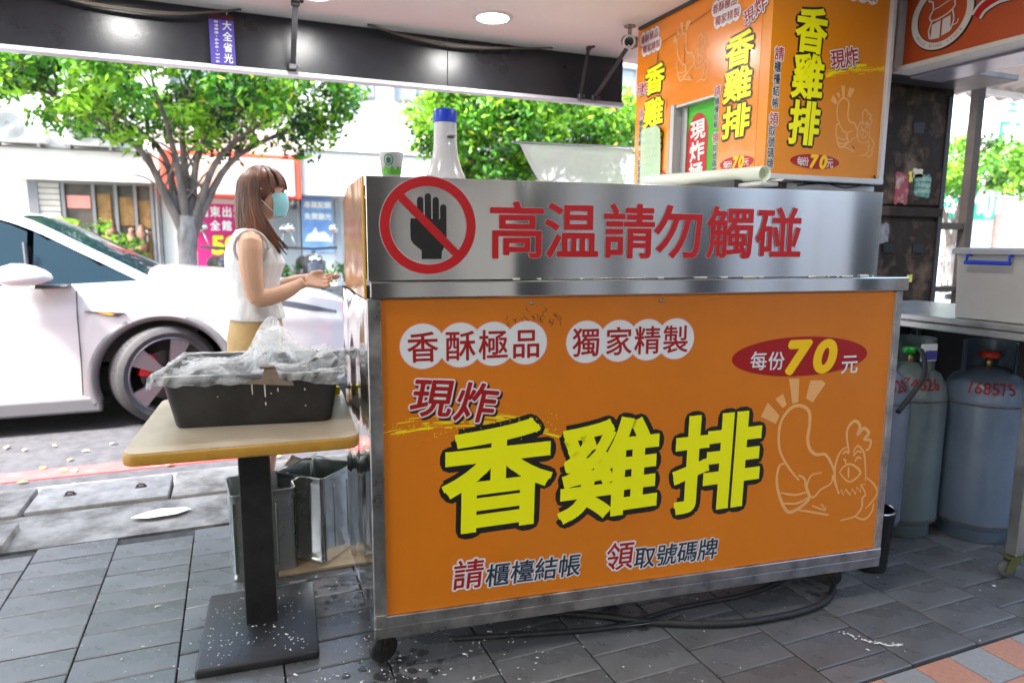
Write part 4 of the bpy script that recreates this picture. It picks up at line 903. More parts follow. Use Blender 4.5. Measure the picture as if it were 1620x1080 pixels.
torn(.15, 1.72, .10, .06, mat('paper_residue', srgb(176, 160, 136), .8, vary=.2, vscale=30)); torn(.095, 1.70, .045, .07, mat('yellow_round_sticker', srgb(190, 170, 60), .6, vary=.2)); torn(.16, 1.10, .05, .05, _m['yellow_round_sticker']); torn(.2, 1.5, .05, .02, _m['paper_residue']); torn(-.10, 1.37, .12, .13, mat('peeling_paint', (.10, .085, .07), .8, col2=(.22, .2, .18), vscale=30)); torn(-.15, 1.05, .06, .05, _m['peeling_paint']); torn(.13, 1.98, .1, .07, mat('dark_stain', (.012, .01, .009), .8))
b = MB()
for r_ in range(3):
    for i in range(6): put(b, '公告請撥電話'[i], .15 + i * .022, 1.69 - r_ * .035, .018, .022, [(0, 0, .003, 0, 0)], Q)
b.build('sticker_print', mat('pale_sticker_ink', srgb(170, 180, 150), .6), cab_)
b = MB(); b.rbox((.05, -.06, 2.235), (.92, .5, .035), .004, 1); b.build('cabinet_lid', DARKM, cab_)
# post, rails
b = MB(); b.rbox((0, 0, 1.55), (.082, .06, 3.1), .004, 1); o = tag(b.build('steel_post', mat('brown_post', (.012, .008, .006), .6, 0., spec=.25, vary=.3, vscale=12, bump=.2), None), 'dark brown square steel post between the cabinet and the street at far right', 'post'); o.location = (5.07, 3.5, 0)
b = MB(); b.rbox((0, 0, 0), (.9, .04, .05), .003, 1); o = tag(b.build('cross_rail', _m['brown_post'], None), 'short dark crossbar between the grimy cabinet and the brown post', 'rail'); o.location = (4.66, 3.5, 1.44)
b = MB(); b.rbox((0, 0, 0), (.9, .03, .04), .003, 1); o = tag(b.build('cross_rail', _m['brown_post'], None), 'lower dark crossbar behind the plastic storage box', 'rail'); o.location = (4.62, 3.5, .98)
# corrugated awning
aw = empty('corrugated_awning', 'off-white corrugated sheet awning with ragged front edge at upper right', 'awning', (4.6, 4.6, 2.70))
aw_m = mat('awning_sheet', (.55, .53, .50), .6, vary=.12, vscale=2)
b = MB(); V = []; NXX = 160
for i in range(NXX + 1):
    x = 7.0 * i / NXX; zc = .022 * math.sin(x * 6.283 / .20); e0 = -.10 * abs(noise.noise(Vector((x * 1.3, 0, 0))))
    for j in range(5): y = e0 - 2.1 * j / 4; V.append((x, y, zc - y * .15))
b.add(V, [(i * 5 + j, (i + 1) * 5 + j, (i + 1) * 5 + j + 1, i * 5 + j + 1) for i in range(NXX) for j in range(4)]); b.build('roof_sheet', aw_m, aw, True)
b = MB(); 
for y in (-.25, -1.6): b.rbox((3.5, y, .0 - y * .15 - .06), (7, .05, .05), .004, 1)
b.build('purlin', whf, aw)
# work table
wt = empty('work_table', 'long steel work table along the right edge with gas cylinders stored under it', 'work table', (2.77, 1.55, 0))
stt = mat('worn_table_steel', (.33, .34, .34), .38, .9, col2=(.46, .47, .47), vscale=6, bump=.3, bscale=20, rvar=.1)
b = MB(); b.rbox((.36, .42, .985), (.74, 1.36, .028), .006, 2); b.build('table_top', stt, wt)
b = MB(); b.rbox((.0, .42, .955), (.022, 1.34, .03), .004, 1); b.build('edge_rail', stt, wt)
for x, y in ((.02, .05), (.70, .05), (.02, 1.06), (.70, 1.06)):
    b = MB(); b.rbox((x, y, .53), (.045, .045, .86), .004, 1); b.build('leg', stt, wt)
caster(wt, .02, .05, R(150), .034, .10, mat('grey_caster', (.09, .09, .09), .6), mat('brassy_fork', (.16, .17, .06), .4, .6))
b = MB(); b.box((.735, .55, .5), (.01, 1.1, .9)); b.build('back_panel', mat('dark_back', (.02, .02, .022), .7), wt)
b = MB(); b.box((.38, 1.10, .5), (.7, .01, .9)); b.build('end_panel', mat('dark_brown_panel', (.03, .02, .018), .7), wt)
b = MB(); b.rbox((.30, 1.03, .925), (.5, .03, .03), .004, 1); b.build('hanging_rail', mat('reddish_rail', (.05, .02, .018), .6), wt)
# storage box
sb = empty('storage_box', 'grey plastic storage box with lid and blue handle on the steel work table', 'storage box', (2.80, 1.97, 1.0))
gpl = mat('grey_plastic', (.40, .395, .39), .5, vary=.05, vscale=4, bump=.05)
b = MB(); P = rr(.24, .215, .03)
N = len(P)
for sc_, z in ((.95, .002), (.99, .25)): b.v += [(x * sc_ + .24, y * sc_ - .215, z) for x, y in P]
for i in range(N): b.f.append((i, (i + 1) % N, N + (i + 1) % N, N + i)); b.mi.append(0)
b.f.append(tuple(range(N))[::-1]); b.f.append(tuple(range(N, 2 * N))); b.mi += [0, 0]
b.build('box_body', gpl, sb, True, 50)
b = MB()
for l, (sc_, z) in enumerate(((1.0, .245), (1.0, .262), (1.06, .266), (1.06, .284), (1.02, .291))): b.v += [(x * sc_ + .24, y * sc_ - .215, z) for x, y in P]
for l in range(4):
    for i in range(N): b.f.append((l * N + i, l * N + (i + 1) % N, (l + 1) * N + (i + 1) % N, (l + 1) * N + i)); b.mi.append(0)
b.f.append(tuple(4 * N + i for i in range(N))); b.mi.append(0); b.build('box_lid', mat('grey_lid', (.33, .345, .36), .45), sb, True, 45)
b = MB(); hy = lambda y: y - 1.97
b.tube([(.0, hy(1.895), .262), (-.022, hy(1.895), .262), (-.024, hy(1.897), .232), (-.024, hy(1.73), .232), (-.022, hy(1.732), .262), (.0, hy(1.732), .262)], .0062, 8); b.tube([(-.025, hy(1.902), .232), (-.025, hy(1.725), .232)], .0085, 8)
b.build('handle', mat('blue_handle', srgb(16, 60, 190), .4), sb, True, 60)
# gas cylinders
def cyl(loc, r, h, m, label, num, numz, ang, gap=0., valve=None):
    e = empty('gas_cylinder', label, 'gas cylinder', loc, 0, 'gas cylinders under the work table')
    b = MB(); b.lathe([(r * .80, 0), (r * .84, .004), (r * .84, .055), (r * .9, .065), (r * .985, .075), (r, .10), (r, h * .79), (r * .995, h * .80), (r * 1.005, h * .803), (r * .99, h * .82), (r * .93, h * .88), (r * .78, h * .935), (r * .5, h * .972), (.03, h * .99), (.001, h * .992)], 44); b.build('cylinder_body', m, e, True, 60)
    wl = mat('rusty_weld', (.10, .075, .06), .8, vary=.5, vscale=50); 
    for z in (.088, h * .797): b = MB(); b.tube([(r * 1.0 * math.cos(6.283 * i / 40), r * math.sin(6.283 * i / 40), z) for i in range(40)], .0032, 6, closed=True); b.build('weld_bead', wl, e, True)
    b = MB(); a0, a1 = ang + gap + R(62), ang + gap + R(298); n = 30; V = []
    for i in range(n + 1):
        a = a0 + (a1 - a0) * i / n
        for rr_ in (r * .60, r * .585):
            for z in (h * .94, h * 1.135): V.append((rr_ * math.cos(a), rr_ * math.sin(a), z))
    F_ = []
    for i in range(n):
        o_ = i * 4; hole = (i % 10) in (4, 5, 6)
        F_ += [(o_, o_ + 4, o_ + 5, o_ + 1), (o_ + 2, o_ + 3, o_ + 7, o_ + 6), (o_ + 1, o_ + 5, o_ + 7, o_ + 3), (o_, o_ + 2, o_ + 6, o_ + 4)]
    b.add(V, F_); b.build('collar', m, e, True, 50)
    b = MB(); b.box((0, 0, 0), (.001, .001, .001)) 
    for a in (math.degrees(ang + gap) + 85,):
        c = Vector((r * .612 * math.cos(R(a)), r * .612 * math.sin(R(a)), h * 1.05)); b = MB(); b.rbox(c, (.006, .05, .045), .002, 1, rz=R(a)); b.build('collar_opening', BLKPL, e)
    b = MB(); b.lathe([(.001, h * .98), (.016, h * .98), (.014, h * 1.04), (.001, h * 1.045)], 14); b.build('valve_stem', mat('brass', (.5, .36, .14), .35, .9), e, True)
    b = MB(); b.lathe([(.001, h * 1.045), (.038, h * 1.045), (.042, h * 1.06), (.034, h * 1.078), (.001, h * 1.08)], 14); b.build('valve_wheel', valve, e, True, 50)
    b = MB()
    def fn(a, c, d): # around the shoulder
        PR = [(r * 1.0, h * .79), (r * .99, h * .82), (r * .93, h * .88), (r * .78, h * .935), (r * .5, h * .972)]; s_ = c + math.hypot(r * .06, h * .06) + math.hypot(r * .01, h * .03) + .012; rr_, z = PR[-1]
        for (ra, za), (rb, zb_) in zip(PR, PR[1:]):
            L_ = math.hypot(ra - rb, za - zb_)
            if s_ <= L_: u_ = max(0, s_) / L_; rr_ = ra + (rb - ra) * u_; z = za + (zb_ - za) * u_; break
            s_ -= L_
        rr_ += d * .7 + .001; z += d * .7 + .001; t_ = a / r + ang; return (rr_ * math.cos(t_), rr_ * math.sin(t_), z)
    for i, ch in enumerate(num): put(b, ch, (i - (len(num) - 1) / 2) * .034, 0, .046, .054, [(0, .02, .002, 0, 0)], fn)
    b.build('stencilled_number', mat('stencil_red', srgb(140, 24, 30), .6), e)
    return e
cg = mat('grey_green_enamel', (.11, .15, .155), .38, .1, col2=(.15, .195, .20), vscale=5, bump=.15, bscale=30, rvar=.08)
cbl = mat('grey_blue_enamel', (.11, .155, .215), .35, .1, col2=(.15, .195, .26), vscale=5, bump=.15, bscale=30, rvar=.08)
gv = mat('green_valve', srgb(10, 150, 40), .3); rv = mat('red_valve', srgb(200, 50, 20), .4)
cyl((2.80, 2.115, .004), .150, .785, cg, 'grey-green gas cylinder with green valve and hose, red number on its shoulder', '0774826', .7, R(-135), gap=R(-40), valve=gv)
cyl((3.075, 1.955, .004), .168, .775, cbl, 'blue-grey gas cylinder with red valve, right of the grey-green one', '168575', .7, R(-140), valve=rv)
cyl((2.60, 2.14, .004), .150, .785, mat('pale_blue_enamel', (.16, .2, .27), .4, vary=.1), 'pale blue gas cylinder mostly hidden behind the right end of the stall', '5520', .7, R(-100), valve=_m['red_valve'])
hose([(2.80, 2.10, .83), (2.74, 2.03, .85), (2.69, 1.97, .80), (2.62, 1.93, .74), (2.50, 1.93, .62)], .0105, 'black gas hose running down from the green valve cylinder', k=6)
b = MB(); b.rbox((0, 0, 0), (.085, .004, .075), .001, 1); b.box((0.01, -.003, -.012), (.06, .003, .04), 1); o = b.build('collar_label', [WHITE, mat('navy_print', srgb(50, 60, 150), .5)], None); o.location = (2.80 - .02, 2.115 - .092, .84); o.rotation_euler = (0, 0, R(-8)); tag(o, 'small white and blue paper label on the collar of the green valve cylinder', 'label')
# dark bucket behind cart end
bk = empty('steel_bucket', 'dark bucket with shiny rim beside the right end of the stall', 'bucket', (2.345, 1.88, .004))
b = MB(); b.lathe([(.001, .003), (.065, 0), (.082, .25), (.078, .25), (.06, .01), (.001, .01)], 30); b.build('bucket_wall', mat('dark_bucket', (.03, .03, .03), .35, .6, vary=.3), bk, True, 50)
b = MB(); b.tube([(.080 * math.cos(6.283 * i / 30), .080 * math.sin(6.283 * i / 30), .25) for i in range(30)], .005, 8, closed=True); b.build('rim', STEEL, bk, True)
# ================================================================== WOMAN
wm = empty('person', 'woman with long brown hair, teal face mask and white sleeveless top reaching towards the stall', 'person', (.085, 3.10, .008))
skin = mat('skin', srgb(206, 164, 138), .5, vary=.04, vscale=6, spec=.35)
def ell(b, path, n=20):
    # path: (centre, rx, ry) rings, stacked roughly along z
    vs = []; k = len(path)
    for (c, rx, ry) in path:
        for j in range(n): t = 2 * math.pi * j / n; vs.append((c[0] + rx * math.cos(t), c[1] + ry * math.sin(t), c[2]))
    fs = [(i * n + j, i * n + (j + 1) % n, (i + 1) * n + (j + 1) % n, (i + 1) * n + j) for i in range(k - 1) for j in range(n)]
    fs += [tuple(range(n))[::-1], tuple((k - 1) * n + j for j in range(n))]; b.add(vs, fs)
def remesh(o, vox, sm=3, name='body'):
    m = o.modifiers.new('r', 'REMESH'); m.mode = 'VOXEL'; m.voxel_size = vox; s_ = o.modifiers.new('s', 'SMOOTH'); s_.iterations = sm; s_.factor = .5
    bpy.context.view_layer.update(); dg = bpy.context.evaluated_depsgraph_get(); me = bpy.data.meshes.new_from_object(o.evaluated_get(dg)); o.modifiers.clear(); o.data = me
    me.polygons.foreach_set('use_smooth', [True] * len(me.polygons)); return o
HB = MB()
ell(HB, [((0, 0, .80), .09, .145), ((-.005, 0, .88), .105, .165), ((0, 0, .97), .09, .14), ((.0, 0, 1.04), .08, .122), ((.0, 0, 1.12), .088, .130), ((.005, 0, 1.20), .100, .145), ((-.005, 0, 1.27), .085, .155), ((-.008, 0, 1.31), .065, .13), ((-.006, 0, 1.335), .05, .07)])
HB.tube([(-.008, 0, 1.30), (.008, 0, 1.36), (.028, 0, 1.42), (.04, 0, 1.45)], [.055, .046, .045, .05], 16)
def limb(pts, rr_, n=14): HB.tube(spline(pts, 3), [x for x in [rr_[0] + 0] ] * 0 or [ (lambda t: rr_[min(int(t), len(rr_) - 2)] * (1 - (t - min(int(t), len(rr_) - 2))) + rr_[min(int(t), len(rr_) - 2) + 1] * (t - min(int(t), len(rr_) - 2)))(i / 3) for i in range((len(pts) - 1) * 3 + 1)], n)
limb([(-.01, -.115, 1.295), (-.012, -.165, 1.275), (-.016, -.185, 1.19), (-.005, -.19, 1.085), (.025, -.185, 1.065), (.10, -.16, 1.083), (.165, -.135, 1.112), (.187, -.128, 1.122)], [.05, .048, .044, .037, .036, .034, .024, .024])
limb([(-.01, .115, 1.295), (-.005, .16, 1.275), (.02, .18, 1.19), (.06, .18, 1.09), (.10, .165, 1.08), (.17, .11, 1.11), (.215, .07, 1.125), (.232, .06, 1.128)], [.05, .046, .042, .036, .035, .032, .024, .024])
for sy in (-1, 1):
    limb([(.0, sy * .085, .84), (.01 + sy * .01, sy * .09, .66), (.015, sy * .085, .46), (-.005, sy * .08, .32), (-.01, sy * .078, .12), (-.012, sy * .078, .05)], [.088, .078, .055, .050, .034, .034])
    limb([(-.03, sy * .078, .035), (.03, sy * .08, .035), (.09, sy * .083, .028), (.14, sy * .085, .02)], [.03, .034, .032, .022])
# head
hc = Vector((.048, 0, 1.487))
V = []; n1, n2 = 32, 24
for i in range(n2 + 1):
    ph = math.pi * i / n2
    for j in range(n1):
        th = 2 * math.pi * j / n1; d = Vector((math.sin(ph) * math.cos(th), math.sin(ph) * math.sin(th), math.cos(ph)))
        v = Vector((d.x * .088, d.y * .073, d.z * .106))
        if d.z < 0: v.x = v.x * (1 - .22 * (-d.z)) + .022 * (-d.z); v.y *= 1 - .30 * d.z * d.z
        f = max(0, d.x); v.x += .010 * math.exp(-((d.z + .82) ** 2) / .03) * f
        v.x += .020 * math.exp(-((d.y / .16) ** 2) - ((d.z + .22) / .16) ** 2) * (f > .5)
        v.x += .006 * math.exp(-((d.y / .3) ** 2) - ((d.z + .55) / .1) ** 2) * (f > .5)
        v.x -= .008 * math.exp(-(((abs(d.y) - .33) / .14) ** 2) - ((d.z - .03) / .12) ** 2) * (f > .5)
        V.append(hc + v)
HB.add(V, [(i * n1 + j, i * n1 + (j + 1) % n1, (i + 1) * n1 + (j + 1) % n1, (i + 1) * n1 + j) for i in range(n2) for j in range(n1)])
for sy in (-1, 1): HB.tube([hc + Vector((-.008, sy * .068, .012)), hc + Vector((-.016, sy * .078, .008)), hc + Vector((-.014, sy * .077, -.02)), hc + Vector((-.004, sy * .070, -.026))], [.006, .009, .007, .005], 8)
# hands
def hand(wr, dirv, up, side, spread, curls, point=False):
    wr = Vector(wr); f = Vector(dirv).normalized(); s = Vector(side).normalized(); u = f.cross(s).normalized()
    pc = [wr, wr + f * .03, wr + f * .065]
    for k in (-1.5, -.5, .5, 1.5):
        HB.tube([wr + s * k * .008, wr + f * .035 + s * k * .013, wr + f * .074 + s * k * .0165], [.0115, .0105, .0085], 8)
    ln = (.060, .068, .064, .050)
    for k in range(4):
        b0 = wr + f * .068 + s * (k - 1.5) * .0175; a = curls[k]; p = [b0]; dirn = f.copy()
        for seg, q in enumerate((.45, .3, .25)):
            ang = a * (seg + .6); dd = (f * math.cos(ang) - u * math.sin(ang)) + s * (k - 1.5) * spread; p.append(p[-1] + dd.normalized() * ln[k] * q)
        HB.tube(p, [.0078, .0074, .0068, .0055], 8)
    t0 = wr + f * .015 - s * .022; HB.tube([t0, t0 + f * .025 - s * .018 - u * .006, t0 + f * .048 - s * .020 - u * .014, t0 + f * .066 - s * .014 - u * .018], [.0115, .010, .0088, .0065], 8)
hand((.195, -.124, 1.124), (1, .25, -.02), (0, 0, 1), (.1, -.55, -.8), .10, (.12, .5, .7, .8))
hand((.235, .058, 1.128), (1, -.05, .02), (0, 0, 1), (0, -1, .25), .06, (.08, .1, .12, .15))
body = HB.build('body', skin, wm); remesh(body, .0042, 4)
# blouse
b = MB()
ell(b, [((0, 0, .965), .118, .165), ((0, 0, 1.0), .112, .158), ((.0, 0, 1.06), .100, .142), ((.0, 0, 1.13), .106, .146), ((.008, 0, 1.20), .122, .158), ((.0, 0, 1.26), .108, .160), ((-.006, 0, 1.30), .085, .145), ((-.008, 0, 1.325), .066, .11), ((-.004, 0, 1.345), .058, .078)], 40)
o = b.build('blouse', mat('white_blouse', (.66, .66, .67), .75, vary=.03, vscale=20, bump=.5, bscale=28, bdist=.006), wm); remesh(o, .008, 3)
for v in o.data.vertices:
    c = v.co; k = noise.noise(Vector((c.x * 14, c.y * 12, c.z * 5))) * .008 + noise.noise(Vector((c.x * 40, c.y * 40, c.z * 12))) * .003; d = Vector((c.x, c.y, 0)).normalized(); v.co += d * k * (1.3 if c.z < 1.25 else .5)
for sy in (-1, 1):
    b = MB()
    for w_ in range(2):
        P = []; 
        for i in range(29):
            t = math.pi * 2 * i / 28; P.append((-.010 + (.062 + .004 * w_) * math.cos(t), sy * (.150 + .012 * w_ + .006 * math.sin(i * 2.4 + w_)), 1.272 + (.068 + .004 * w_) * math.sin(t) - .010))
        b.tube(P, .005, 6)
    b.build('ruffle', _m['white_blouse'], wm, True)
# shorts
b = MB(); ell(b, [((0, 0, .72), .13, .185), ((0, 0, .80), .122, .178), ((-.005, 0, .88), .116, .172), ((0, 0, .96), .104, .152), ((0, 0, .985), .100, .148)], 40)
for sy in (-1, 1): b.tube([(.0, sy * .09, .80), (.006, sy * .095, .68), (.008, sy * .098, .50)], [.10, .098, .098], 20)
o = b.build('shorts', mat('tan_cloth', srgb(176, 146, 96), .8, vary=.08, vscale=14, bump=.4, bscale=60), wm); remesh(o, .009, 3)
# sandals
b = MB()
for sy in (-1, 1): b.rbox((.05, sy * .082, .006), (.23, .082, .012), .005, 2)
b.build('sandal_sole', BLKPL, wm)
# hair
hairm = mat('brown_hair', srgb(66, 36, 24), .38, col2=srgb(118, 70, 44), vscale=26, stretch=(1, 1, .12), spec=.6, bump=.6, bscale=120, bdist=.002)
b = MB(); V = []; n1, n2 = 44, 18
for i in range(n2 + 1):
    ph = math.radians(118) * i / n2
    for j in range(n1):
        th = 2 * math.pi * j / n1; d = Vector((math.sin(ph) * math.cos(th), math.sin(ph) * math.sin(th), math.cos(ph)))
        front_ = max(0, math.cos(th)); lim = math.radians(118 - 58 * front_ ** .7)
        ph2 = min(ph, lim); d = Vector((math.sin(ph2) * math.cos(th), math.sin(ph2) * math.sin(th), math.cos(ph2)))
        g = 1.0 + .015 * noise.noise(Vector((th * 6, ph * 2, 0)))
        V.append(hc + Vector((d.x * .100 * g - .004, d.y * .084 * g, d.z * .112 * g + .004)))
b.add(V, [(i * n1 + j, i * n1 + (j + 1) % n1, (i + 1) * n1 + (j + 1) % n1, (i + 1) * n1 + j) for i in range(n2) for j in range(n1)])
random.seed(9)
def strand(th, zend, fx, r_):
    top = hc + Vector((math.cos(th) * .03, math.sin(th) * .03, .112)); P = [top]
    for ph in (35, 65, 92):
        a = R(ph); P.append(hc + Vector((math.sin(a) * math.cos(th) * .102, math.sin(a) * math.sin(th) * .087, math.cos(a) * .113)))
    x, y = P[-1].x, P[-1].y; zz = P[-1].z
    k = 5
    for i in range(1, k + 1):
        t = i / k; z = zz + (zend - zz) * t
        P.append(Vector((x + fx * t ** 1.5 + random.uniform(-.0018, .0018) - .012 * math.sin(t * 3) * (1 if fx > .03 else .4), y * (1 + .12 * math.sin(t * 3.1)) + (0.006 if y > 0 else -.006) * t + random.uniform(-.0018, .0018), z)))
    Q_ = spline(P, 4); n_ = len(Q_); b.tube(Q_, [r_ * (.5 + .5 * min(1, i / 6)) * (1 - .8 * max(0, (i / n_ - .8) / .2)) for i in range(n_)], 6)
for k in range(320):
    sgn_ = -1 if k % 2 else 1; th = sgn_ * R(random.uniform(99, 180)); bk_ = abs(math.degrees(th))
    fx = .105 * max(0, (155 - bk_) / 56) * random.uniform(.75, 1.05); ze = random.uniform(1.235, 1.27) + (.05 if bk_ > 150 else 0)
    strand(th, ze, fx, random.uniform(.0035, .0065))
for k in range(46): # fringe
    th = R(random.uniform(-78, 78)); P = [hc + Vector((.0, 0, .114))]
    for ph in (25, 45, 60): a = R(ph); P.append(hc + Vector((math.sin(a) * math.cos(th) * .104, math.sin(a) * math.sin(th) * .088, math.cos(a) * .115)))
    P.append(hc + Vector((math.cos(th) * .098, math.sin(th) * .085, .028 + random.uniform(-.01, .008) - .02 * (abs(th) > R(50)))))
    Q_ = spline(P, 4); b.tube(Q_, [.0065 * (1 - .7 * (i / len(Q_)) ** 3) for i in range(len(Q_))], 6)
b.build('hair', hairm, wm, True)
# mask
b = MB(); V = []; n1, n2 = 20, 12
for i in range(n2 + 1):
    for j in range(n1 + 1):
        th = R(-68 + 136 * j / n1); t = i / n2; z = -.004 - .088 * t + .012 * math.cos(th) * (1 - t); bul = .012 * math.sin(math.pi * t) + .012 * math.exp(-(th / .45) ** 2) * (1 - .5 * t)
        V.append(hc + Vector((math.cos(th) * (.079 + bul) + .004, math.sin(th) * (.073 + bul * .4), z + .0022 * math.sin(t * 25))))
b.add(V, [(i * (n1 + 1) + j, i * (n1 + 1) + j + 1, (i + 1) * (n1 + 1) + j + 1, (i + 1) * (n1 + 1) + j) for i in range(n2) for j in range(n1)])
b.build('face_mask', mat('teal_mask', srgb(140, 204, 214), .7, vary=.04, vscale=30, bump=.2), wm, True)
b = MB()
for sy in (-1, 1):
    b.tube(spline([hc + Vector((.048, sy * .073, -.008)), hc + Vector((.015, sy * .079, .006)), hc + Vector((-.018, sy * .084, .018)), hc + Vector((-.024, sy * .083, -.006)), hc + Vector((-.008, sy * .080, -.03)), hc + Vector((.04, sy * .071, -.078))], 4), .0018, 6)
b.build('mask_strap', WHITE, wm, True)
b = MB()
for sy in (-1, 1): b.lathe([(.0005, .003), (.0045, .002), (.007, -.002)], 12, hc + Vector((.082, sy * .030, .012)), Vector((1, sy * .35, 0)).to_track_quat('Z', 'Y').to_matrix()); b.lathe([(.002, 0), (.0045, .0), (.0045, -.003)], 10, hc + Vector((-.010, sy * .086, -.04)))
b.build('eye', BLKPL, wm, True)
# ================================================================== CAR
def make_car(loc, body_m, label, rz=0., steer=R(-14)):
    e = empty('parked_car', label, 'car', loc, rz)
    W = 1.0
    plan = [(-4.25, .0), (-4.24, .5), (-4.2, .78), (-4.05, .93), (-3.7, .99), (-3.0, 1.), (-2.2, 1.), (-1.4, 1.), (-.8, 1.), (-.3, .995), (.1, .985), (.42, .94), (.65, .87), (.82, .75), (.93, .58), (1.01, .38), (1.05, .18), (1.06, .0)]
    P = [Vector((x, y, 0)) for x, y in plan]; Q = spline(P, 9)
    def zs(x):   # shoulder height above road
        pts = [(-4.3, .95), (-3.2, 1.08), (-2, 1.06), (-1, 1.08), (-.5, 1.10), (0, 1.05), (.4, .99), (.75, .92), (1.06, .82)]
        for (a, za), (c, zc) in zip(pts, pts[1:]):
            if x <= c: return za + (zc - za) * max(0, (x - a)) / (c - a)
        return .82
    wheels = (-.54, -3.5); Rw = .49
    def zb(x):
        z = .20 + (.02 if x > .3 else 0)
        for wx in wheels:
            d = abs(x - wx)
            if d < Rw: z = max(z, .36 + math.sqrt(Rw ** 2 - d * d) * .98)
        return z
    def bulge(t): return -.05 * (1 - t) ** 2 - .02 * t ** 3 + .012 * math.exp(-((t - .74) / .07) ** 2)
    b = MB(); b2 = MB()
    for sd in (-1, 1):
        rows = 18; V = []
        # refine columns at arch ends
        for p in Q:
            for k in range(rows + 1):
                t = k / rows; za = zb(p.x); zt = zs(p.x); z = za + (zt - za) * t; tt = (z - .2) / (zt - .2)
                nrm = Vector((0, 1, 0)) if p.y > .9 else Vector((p.x - (.2 if p.x > -1.5 else -3.4), p.y, 0)).normalized()
                q = p + nrm * bulge(tt); V.append((q.x, sd * max(0, q.y) * W, z))
        n = rows + 1; b.add(V, [(i * n + j, (i + 1) * n + j, (i + 1) * n + j + 1, i * n + j + 1) for i in range(len(Q) - 1) for j in range(rows)])
    # hood and rear deck surface
    V = []; NC = 16
    for p in Q:
        nrm = Vector((0, 1, 0)) if p.y > .9 else Vector((p.x - (.2 if p.x > -1.5 else -3.4), p.y, 0)).normalized(); q = p + nrm * bulge(1)
        yy = max(0, q.y); z0 = zs(p.x)
        for j in range(NC + 1):
            u = -1 + 2 * j / NC; cr_ = (.085 if p.x < .2 else .085 * max(0, 1 - (p.x - .2) / .7)) * (1 - abs(u) ** 3); V.append((q.x, u * yy, z0 + cr_ * (1 - .3 * (u * u)) + .012 * (1 - u ** 8)))
    n = NC + 1; b.add(V, [(i * n + j, i * n + j + 1, (i + 1) * n + j + 1, (i + 1) * n + j) for i in range(len(Q) - 1) for j in range(NC)])
    b.build('body', body_m, e, True, 50)
    # roof + pillars
    rf = [(-.60, 1.11, .93), (-1.00, 1.33, .85), (-1.45, 1.56, .74), (-1.90, 1.66, .69), (-2.5, 1.68, .65), (-3.2, 1.60, .64), (-3.8, 1.36, .66), (-4.1, 1.12, .74)]
    RF = spline([Vector(p) for p in rf], 4)
    b = MB(); V = []
    sel = [p for p in RF if p.x <= -1.40 and p.x >= -3.3]
    for p in sel:
        for j in range(13): u = -1 + 2 * j / 12; V.append((p.x, u * p.z, p.y + .03 * (1 - u * u)))
    b.add(V, [(i * 13 + j, i * 13 + j + 1, (i + 1) * 13 + j + 1, (i + 1) * 13 + j) for i in range(len(sel) - 1) for j in range(12)])
    for sd in (-1, 1):
        L = [p for p in RF]; V = []
        for p in L:
            q = Vector((p.x, sd * p.z, p.y)); V += [q + Vector((0, sd * .028, -.05)), q + Vector((0, sd * .016, .0)), q + Vector((0, -sd * .05, .016)), q + Vector((0, -sd * .07, -.02))]
        b.add(V, [(i * 4 + j, i * 4 + (j + 1) % 4, (i + 1) * 4 + (j + 1) % 4, (i + 1) * 4 + j) for i in range(len(L) - 1) for j in range(4)])
    b.build('roof', body_m, e, True, 60)
    gl = mat('car_glass', (.006, .018, .026), .06, spec=.18)
    b = MB(); V = []; sel = [p for p in RF if p.x >= -1.46]
    for p in sel:
        for j in range(13): u = -1 + 2 * j / 12; V.append((p.x + .10 * (1 - u * u), u * (p.z - .03), p.y - .005 + .02 * (1 - u * u)))
    b.add(V, [(i * 13 + j, i * 13 + j + 1, (i + 1) * 13 + j + 1, (i + 1) * 13 + j) for i in range(len(sel) - 1) for j in range(12)]); b.build('windshield', gl, e, True)
    b = MB(); V = []; sel = [p for p in RF if p.x <= -3.2]
    for p in sel:
        for j in range(9): u = -1 + 2 * j / 8; V.append((p.x, u * (p.z - .03), p.y + .01))
    b.add(V, [(i * 9 + j, i * 9 + j + 1, (i + 1) * 9 + j + 1, (i + 1) * 9 + j) for i in range(len(sel) - 1) for j in range(8)]); b.build('rear_window', gl, e, True)
    for sd in (-1, 1):
        for (xa, xb) in ((-.68, -1.34), (-1.38, -2.2), (-2.28, -3.5)):
            b = MB(); V = []
            for i in range(9):
                x = xa + (xb - xa) * i / 8; top = min(RF, key=lambda p: abs(p.x - x)); zt = top.y - .055; z0 = 1.055
                if zt < z0: zt = z0 + .004
                for k in range(5): t = k / 4; V.append((x, sd * (.962 - .43 * (zt - z0) * t), z0 + (zt - z0) * t))
            b.add(V, [(i * 5 + j, (i + 1) * 5 + j, (i + 1) * 5 + j + 1, i * 5 + j + 1) for i in range(8) for j in range(4)]); b.build('side_window', gl, e, True)
        b = MB(); b.tube([(-.80, sd * .962, 1.062), (-1.2, sd * .972, 1.056), (-2.5, sd * .972, 1.06), (-3.5, sd * .96, 1.085)], .010, 6); b.build('window_trim', DARKM, e)
        b = MB(); b.tube([(-1.36, sd * .955, 1.06), (-1.38, sd * .895, 1.38)], .014, 6); b.build('window_pillar', DARKM, e); b = MB(); b.tube([(-2.24, sd * .955, 1.06), (-2.24, sd * .72, 1.62)], .02, 6); b.build('window_pillar', DARKM, e)
        # mirror
        b = MB(); V = []
        for i in range(9):
            ph = math.pi * i / 8
            for j in range(16):
                th = 6.2832 * j / 16; d = Vector((math.cos(ph), math.sin(ph) * math.cos(th), math.sin(ph) * math.sin(th)))
                x = d.x * .17; zz = d.z * .085 if d.z > 0 else d.z * .055; V.append((-1.37 + x + .02, sd * 1.10 + d.y * .10, 1.14 + 1.15 * zz * (1 - .25 * d.x)))
